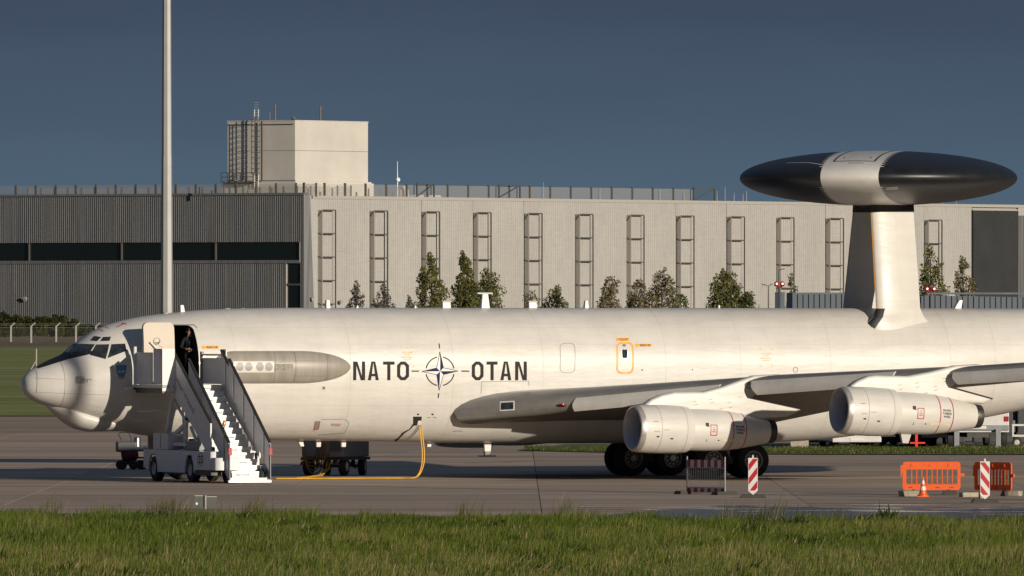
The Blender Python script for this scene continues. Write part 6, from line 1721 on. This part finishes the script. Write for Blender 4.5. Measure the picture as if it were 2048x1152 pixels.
# ================================================================== FLOODLIGHT MASTS
M_mast = mat('mast_galvanised', (.40, .40, .39), .5, .35, var=.08, scale=.6)
def mast(x, y, h, r0, r1, label):
    o = empty('light_mast', (x, y, 0), R(10), label, 'light mast')
    mb = MB(); mb.lathe([(0, r0), (h * .40, r0 + (r1 - r0) * .40)], ax=(0, 0, 1), n=8); mb.build('shaft', M_mast, o, smooth=0)
    mb = MB(); mb.lathe([(h * .40, r0 + (r1 - r0) * .40 - .012), (h, r1)], ax=(0, 0, 1), n=8); mb.build('shaft', M_mast, o, smooth=0)
    mb = MB(); mb.box(-r0 * 1.9, r0 * 1.9, -r0 * 1.9, r0 * 1.9, 0, .12); mb.build('base_plate', M_mast, o, smooth=0)
    mb = MB(); mb.box(-2.0, 2.0, -.1, .1, h - .2, h); mb.build('lamp_bar', M_mast, o, smooth=0)
    for i in range(6):
        mb = MB(); xx = -1.8 + i * .72; mb.hexa([(xx - .25, -.45, h - .55), (xx + .25, -.45, h - .55), (xx + .25, -.1, h - .25), (xx - .25, -.1, h - .25), (xx - .25, -.55, h - .40), (xx + .25, -.55, h - .40), (xx + .25, -.15, h), (xx - .25, -.15, h)]); mb.build('floodlight', P['dark_metal'], o, smooth=0)
mp_ = at(333.5, 620, 640)
mast(mp_.x, 640, 34, .345, .17, 'tall grey tapering light mast behind the nose')
# its twin stands out of view to the right; only its soft shadow shows, on the aircraft's nose
hs = Vector((math.sin(R(SUN_AZ)), -math.cos(R(SUN_AZ)), 0))
tp = world_of(1.52, 1.1, 0) + hs * 53
mast(tp.x, tp.y, 34, .27, .17, 'grey light mast standing just right of the picture')

# ================================================================== FENCES ON THE LEFT
fen = empty('perimeter_fence', (0, 0, 0), 0, 'pale concrete post fence with angled tops in front of the hedge', 'fence')
FY = 1890.0
M_post = mat('fence_post', (.30, .285, .26), .7, var=.1)
fp = MB(); fp.bar((0, 0, 0), (0, 0, 2.85), .26, .26); fp.bar((0, 0, 2.8), (.62, -.1, 3.35), .2, .2); fpm = fp.mesh('post', M_post, smooth=0)
for px in (-20, 22, 62.5, 112.5, 152, 192, 232): inst('post', fpm, fen, (at(px, 0, FY).x, FY, .1))
M_wire = mat('fence_wire', (.16, .16, .15), .6, .3)
for z in (2.75, 3.1, 3.3):
    mb = MB(); mb.bar((at(-30, 0, FY).x + (z - 2.75), FY, z), (at(250, 0, FY).x + (z - 2.75), FY, z), .035); mb.build('wire', M_wire, fen, smooth=0)
M_net = M_mesh.copy(); M_net.name = 'fence_netting'; [n for n in M_net.node_tree.nodes if n.bl_idname == 'ShaderNodeMixShader'][0].inputs[0].default_value = .05
mb = MB(); mb.add([(at(-30, 0, FY).x, FY, .1), (at(250, 0, FY).x, FY, .1), (at(250, 0, FY).x, FY, 2.75), (at(-30, 0, FY).x, FY, 2.75)], [(0, 1, 2, 3)]); mb.build('netting', M_net, fen, smooth=0, fix=False)
f2y = gdepth(776); p2 = at(72.5, 776, f2y); f2 = empty('field_fence', (p2.x, f2y, 0), 0, 'thin grey end post with diagonal brace beside the nose', 'fence')
mb = MB(); mb.tube([(0, 0, 0), (0, 0, 2.75)], .06, 8); mb.build('post', M_post, f2)
mb = MB(); mb.tube([(0, 0, 1.95), (-1.05, -.1, .1)], .045, 8); mb.build('brace', M_post, f2)
for z in (2.7, 1.4):
    mb = MB(); mb.tube([(-8, 0, z), (0, 0, z)], .018, 5); mb.build('wire', M_wire, f2)
for z in (2.7,):
    mb = MB(); mb.tube([(0, 0, z), (9, 0, z)], .015, 5); mb.build('wire', M_wire, f2)

# ================================================================== TREES AND HEDGES
M_leaf = attr_mat('leaves', .6, .34, spec=.15)
M_bark = mat('bark', (.09, .075, .06), .9, var=.2, scale=3)
def leaf_cloud(name, parent, centers, radii, n, size, cols, seed):
    rg = np.random.default_rng(seed)
    centers = np.array(centers, float); radii = np.array(radii, float)
    wgt = (radii ** 2).sum(1) if radii.ndim > 1 else radii ** 2
    k = rg.choice(len(centers), n, p=wgt / wgt.sum())
    d = rg.normal(size=(n, 3)); d /= np.linalg.norm(d, axis=1)[:, None]
    r = rg.uniform(.25, 1.08, n) ** .6
    rad = radii[k] if radii.ndim > 1 else radii[k][:, None]
    c = centers[k] + d * rad * r[:, None]
    a = rg.normal(size=(n, 3)); a /= np.linalg.norm(a, axis=1)[:, None]
    b = np.cross(a, rg.normal(size=(n, 3))); b /= np.linalg.norm(b, axis=1)[:, None]
    s = size * rg.uniform(.55, 1.35, n)[:, None]
    v = np.stack([c - a * s, c - b * s * .55, c + a * s, c + b * s * .55], 1)
    me = bpy.data.meshes.new(name); me.vertices.add(4 * n); me.vertices.foreach_set('co', v.reshape(-1))
    me.loops.add(4 * n); me.loops.foreach_set('vertex_index', np.arange(4 * n)); me.polygons.add(n)
    me.polygons.foreach_set('loop_start', np.arange(n) * 4); me.polygons.foreach_set('loop_total', np.full(n, 4))
    cl = np.array(cols); tone = rg.uniform(0, 1, len(centers))[k] * .6 + rg.uniform(0, .4, n); t = np.clip(tone, 0, .999) * (len(cl) - 1); i0 = t.astype(int); f = (t - i0)[:, None]
    col = cl[i0] * (1 - f) + cl[np.minimum(i0 + 1, len(cl) - 1)] * f
    at_ = me.attributes.new('tint', 'FLOAT_COLOR', 'POINT'); cc = np.ones((n, 4, 4)); cc[:, :, :3] = col[:, None, :]; at_.data.foreach_set('color', cc.reshape(-1))
    me.materials.append(M_leaf); me.update(); me.validate()
    o = bpy.data.objects.new(name, me); COL.objects.link(o); o.parent = parent
    return o
OLIVE = [(.088, .092, .030), (.15, .15, .050), (.24, .215, .085)]
GREEN = [(.042, .062, .015), (.075, .098, .022), (.125, .14, .035)]
GREYISH = [(.085, .078, .075), (.13, .12, .11), (.18, .165, .145)]
HEDGE = [(.022, .030, .009), (.040, .048, .013), (.075, .078, .022)]
DRY = [(.11, .098, .045), (.17, .15, .072), (.24, .205, .11)]
def tree(px, Y, top, halfw, cols, n, label, seed, shape='cone', lean=0., dens=1.):
    rg = random.Random(seed); b = at(px, 0, Y); h = CAM_H + (HORIZON - top) / FOC * Y; r = 1.12 * halfw / FOC * Y
    o = empty('tree', (b.x, Y, 0), 0, label, 'tree', 'trees in front of the hangar')
    mb = MB(); pts = [(lean * (t ** 2) * r + .12 * math.sin(5 * t + seed), .1 * math.sin(4 * t), h * t * .94) for t in np.linspace(0, 1, 8)]
    mb.tube(pts, [max(.035, (.018 * h) * (1 - t * .93)) for t in np.linspace(0, 1, 8)], 7)
    cs, rs = [], []
    t0 = (CAM_H + 5.0 / FOC * Y) / h            # height fraction at which the aircraft's back hides the tree
    tl = max(.16, t0 - .22); nb = {'cone': 34, 'round': 30, 'wisp': 12}[shape]
    for i in range(nb):
        t = tl + (.97 - tl) * ((i + .5) / nb)
        k = min((1 - t) / (1 - t0), 1.15)
        wdt = {'cone': k ** .72, 'round': min(1.0, 1.25 * k ** .55), 'wisp': k}[shape] * r
        a = i * 2.399 + rg.uniform(-.5, .5); base = Vector(pts[min(int(t * 7), 7)])
        if rg.random() < .08: continue
        rad_ = wdt * .78 * math.sqrt(rg.uniform(.10, 1.5))
        e = base + Vector((math.cos(a) * rad_, math.sin(a) * rad_, h * (t - .94 * min(int(t * 7), 7) / 7)))
        mb.tube([base + Vector((0, 0, -.03 * h)), (base + e) / 2 + Vector((0, 0, -.01 * h)), e], [.006 * h * (1 - t * .7), .004 * h * (1 - t * .6), .02], 5, caps=False)
        q = wdt * rg.uniform(.20, .46) + .11 * r
        cs.append(tuple(e)); rs.append((q, q, q * rg.uniform(.9, 1.5)))
    mb.build('trunk', M_bark, o)
    leaf_cloud('crown', o, cs, rs, int(n * dens * 1.5), .10 + .0055 * h, cols, seed)
TR = [(713, 1500, 556, 15, GREYISH, 1100, 'slim grey-leaved tree left of the second wall frame', 'cone'),
      (766, 1540, 562, 17, GREYISH, 1000, 'grey-leaved tree in front of the second wall frame', 'cone'),
      (817, 1500, 587, 8, GREYISH, 450, 'smallest thin grey tree beside the third wall frame', 'cone'),
      (862, 1380, 503, 30, OLIVE, 3400, 'tall dark olive tree in front of the third wall frame', 'cone'),
      (930, 1360, 497, 30, OLIVE, 3600, 'tallest dark olive tree, left of the T-shaped aerial', 'cone'),
      (978, 1400, 535, 36, OLIVE, 3000, 'bushy olive tree right behind the T-shaped aerial', 'cone'),
      (1064, 1480, 577, 14, DRY, 500, 'low sparse tree in front of the fifth wall frame', 'round'),
      (1112, 1430, 571, 22, OLIVE, 1100, 'low rounded tree with gaps, between the fifth and sixth wall frames', 'round'),
      (1218, 1420, 549, 23, DRY, 1600, 'dry olive tree just left of the seventh wall frame', 'round'),
      (1276, 1420, 558, 21, DRY, 1500, 'dry olive tree in front of the seventh wall frame', 'round'),
      (1324, 1380, 535, 28, DRY, 2000, 'taller dry tree between the seventh and eighth wall frames', 'round'),
      (1362, 1400, 583, 16, GREEN, 600, 'low green bush at the foot of the eighth wall frame', 'round'),
      (1450, 1250, 540, 31, OLIVE, 2600, 'broad olive tree in front of the ninth wall frame', 'round'),
      (1496, 1200, 577, 22, GREEN, 1100, 'bright green bush right of the ninth wall frame', 'cone'),
      (1596, 1230, 538, 22, DRY, 650, 'thin leaning branchy tree beside the first pair of red lamps', 'wisp'),
      (1860, 1230, 488, 34, OLIVE, 2100, 'loose olive tree right of the disc strut', 'cone'),
      (1926, 1250, 506, 26, DRY, 1500, 'loose olive tree left of the dark hangar door', 'cone')]
for i, (px, Y, top, hw_, cols, n, lab, shp) in enumerate(TR):
    tree(px, Y, top, hw_, cols, n, lab, 40 + i, shp, -.9 if shp == 'wisp' else 0.)
def hedge(px0, px1, Y, top, n, label, seed, cols=HEDGE):
    rg = random.Random(seed); x0, x1 = at(px0, 0, Y).x, at(px1, 0, Y).x; h = CAM_H + (HORIZON - top) / FOC * Y - 1.2
    o = empty('bush', ((x0 + x1) / 2, Y, 1.2), 0, label, 'bush', 'bushes along the perimeter fence'); cs, rs = [], []; hw_ = (x1 - x0) / 2
    mb = MB()
    for i in range(9):
        x = -hw_ + 2 * hw_ * (i + .5) / 9; q = h * rg.uniform(.72, 1.0) * (1 - .22 * (x / hw_) ** 2)
        for z in (.25, .5, .78):
            cs.append((x + rg.uniform(-.3, .3), rg.uniform(-.8, .8), q * z)); rs.append((hw_ * .22, .9, q * .26))
        mb.tube([(x, 0, 0), (x + rg.uniform(-.3, .3), 0, q * .8)], [.09, .03], 5)
    mb.build('stem', M_bark, o); leaf_cloud('foliage', o, cs, rs, n, .24, cols, seed)
hedge(-40, 84, 1925, 624, 9000, 'large dark green bush at the left edge behind the fence', 71)
hedge(76, 152, 1930, 630, 5500, 'dark green bush behind the third fence post', 72)
hedge(146, 196, 1930, 652, 2400, 'low dark bush behind the cockpit roof', 73)
hedge(-40, 240, 1960, 646, 6000, 'low dark hedge running behind the bushes at the hangar foot', 74)

# ================================================================== STEEL BARRIER, RED LAMPS, STREET LAMPS
BY = 900.0; bs = FOC / BY
M_bar = mat('barrier_steel', (.115, .135, .165), .5, .25, var=.16, scale=.7, stretch=(1, 1, .3))
M_bar_d = mat('barrier_end_steel', (.018, .030, .062), .5, var=.1)
barr = empty('steel_barrier', (0, BY, 0), 0, 'blue-grey corrugated steel wall behind the disc strut', 'barrier wall')
def bz(py): return CAM_H - (py - HORIZON) / bs
px = 1585.0; i = 0; top0 = bz(585.5)
pan = MB(); pwid = 11.0 / bs; pan.hexa([(0, 0, 0), (pwid * .82, 0, 0), (pwid * .82, .25, 0), (0, .25, 0), (0, 0, 1), (pwid * .82, 0, 1), (pwid * .82, .25, 1), (0, .25, 1)])
pan.box(pwid * .82, pwid, .14, .25, 0, 1); pan_me = pan.mesh('panel', M_bar, smooth=0)
while px < 2120:
    inst('panel', pan_me, barr, (at(px, 0, BY).x, 0, 0), scale=(1, 1, top0 - .01 * i * .8)); px += 11.0; i += 1
mb = MB(); mb.box(at(1585, 0, BY).x, at(2120, 0, BY).x, -.02, .3, top0 - .12, top0 + .02); mb.build('top_rail', M_bar, barr, smooth=0)
mb = MB(); x = at(1573.5, 0, BY).x; mb.hexa([(x, .3, 0), (x + .42, -.01, 0), (x + .42, .3, 0), (x, .9, 0), (x, .3, top0), (x + .42, -.01, top0), (x + .42, .3, top0), (x, .9, top0)]); mb.build('end_panel', M_bar_d, barr, smooth=0)
bx_ = empty('switch_cabinet', (at(1559, 0, BY).x, BY, 0), 0, 'dark blue cabinet under the first pair of red lamps', 'cabinet')
mb = MB(); mb.box(-.33, .05, -.3, .3, 0, bz(584.5)); mb.build('body', M_bar_d, bx_, smooth=0); mb = MB(); mb.box(.07, .36, -.3, .3, 0, bz(584)); mb.build('door', M_bar, bx_, smooth=0)
mb = MB(); mb.tube([(.42, -.2, 0), (.42, -.2, bz(582))], .05, 6); mb.build('post', M_post, bx_)
M_lamp_red = mat('obstruction_red', (.42, .012, .012), .2, var=.1, coat=.8)
M_glint = glow('lamp_glint', (1.0, .75, .68), 1.2)  # emission paints the bright reflection on each red lamp
def red_lamps(pxs, py, label, base):
    o = empty('obstruction_light', (at(sum(pxs) / 2, 0, BY - 1).x, BY - 1, 0), 0, label, 'warning lamp', 'pairs of red lamps')
    x0 = at(sum(pxs) / 2, 0, BY - 1).x
    mb = MB(); mb.tube([(0, 0, 0), (0, 0, bz(py + 9))], .06, 6); mb.build('post', P['dark_metal'], o)
    mb = MB(); mb.bar((at(pxs[0], 0, BY - 1).x - x0, 0, bz(py + 6)), (at(pxs[1], 0, BY - 1).x - x0, 0, bz(py + 6)), .10); mb.build('cross_arm', P['dark_metal'], o, smooth=0)
    for p in pxs:
        x = at(p, 0, BY - 1).x - x0; z = bz(py + 5)
        mb = MB(); mb.lathe([(0, .13), (.06, .17), (.26, .17), (.36, .10), (.39, 0)], (x, 0, z), (0, 0, 1), 14); mb.build('lamp', M_lamp_red, o)
        mb = MB(); mb.lathe([(0, .075), (.02, .07), (.03, 0)], (x + .02, -.165, z + .2), (0, -1, 0), 12); mb.build('lens', M_glint, o)  # small glowing disc stands in for the glint
red_lamps((1553, 1564.5), 568, 'pair of red lamps left of the disc strut', 0); red_lamps((1854, 1868), 578, 'pair of red lamps right of the disc strut', 0)
def street_lamp(px, top, Y, arm, label):
    o = empty('street_lamp', (at(px, 0, Y).x, Y, 0), 0, label, 'street lamp', 'street lamps by the hangar'); h = CAM_H + (HORIZON - top) / FOC * Y
    mb = MB(); mb.tube([(0, 0, 0), (0, 0, h)], [.11, .06], 8); mb.build('pole', M_frame, o)
    mb = MB(); mb.bar((-.1, 0, h), (arm, 0, h + .12), .22, .10); mb.build('lamp_head', M_frame, o, smooth=0)
    if arm < 0:
        mb = MB(); mb.bar((.05, 0, h), (-arm * .6, 0, h + .15), .16, .09); mb.build('lamp_head', M_frame, o, smooth=0)
street_lamp(1537, 571, 1150, -.65, 'street lamp left of the red lamps')
street_lamp(1558, 540, 1180, .55, 'taller street lamp directly above the red lamps')
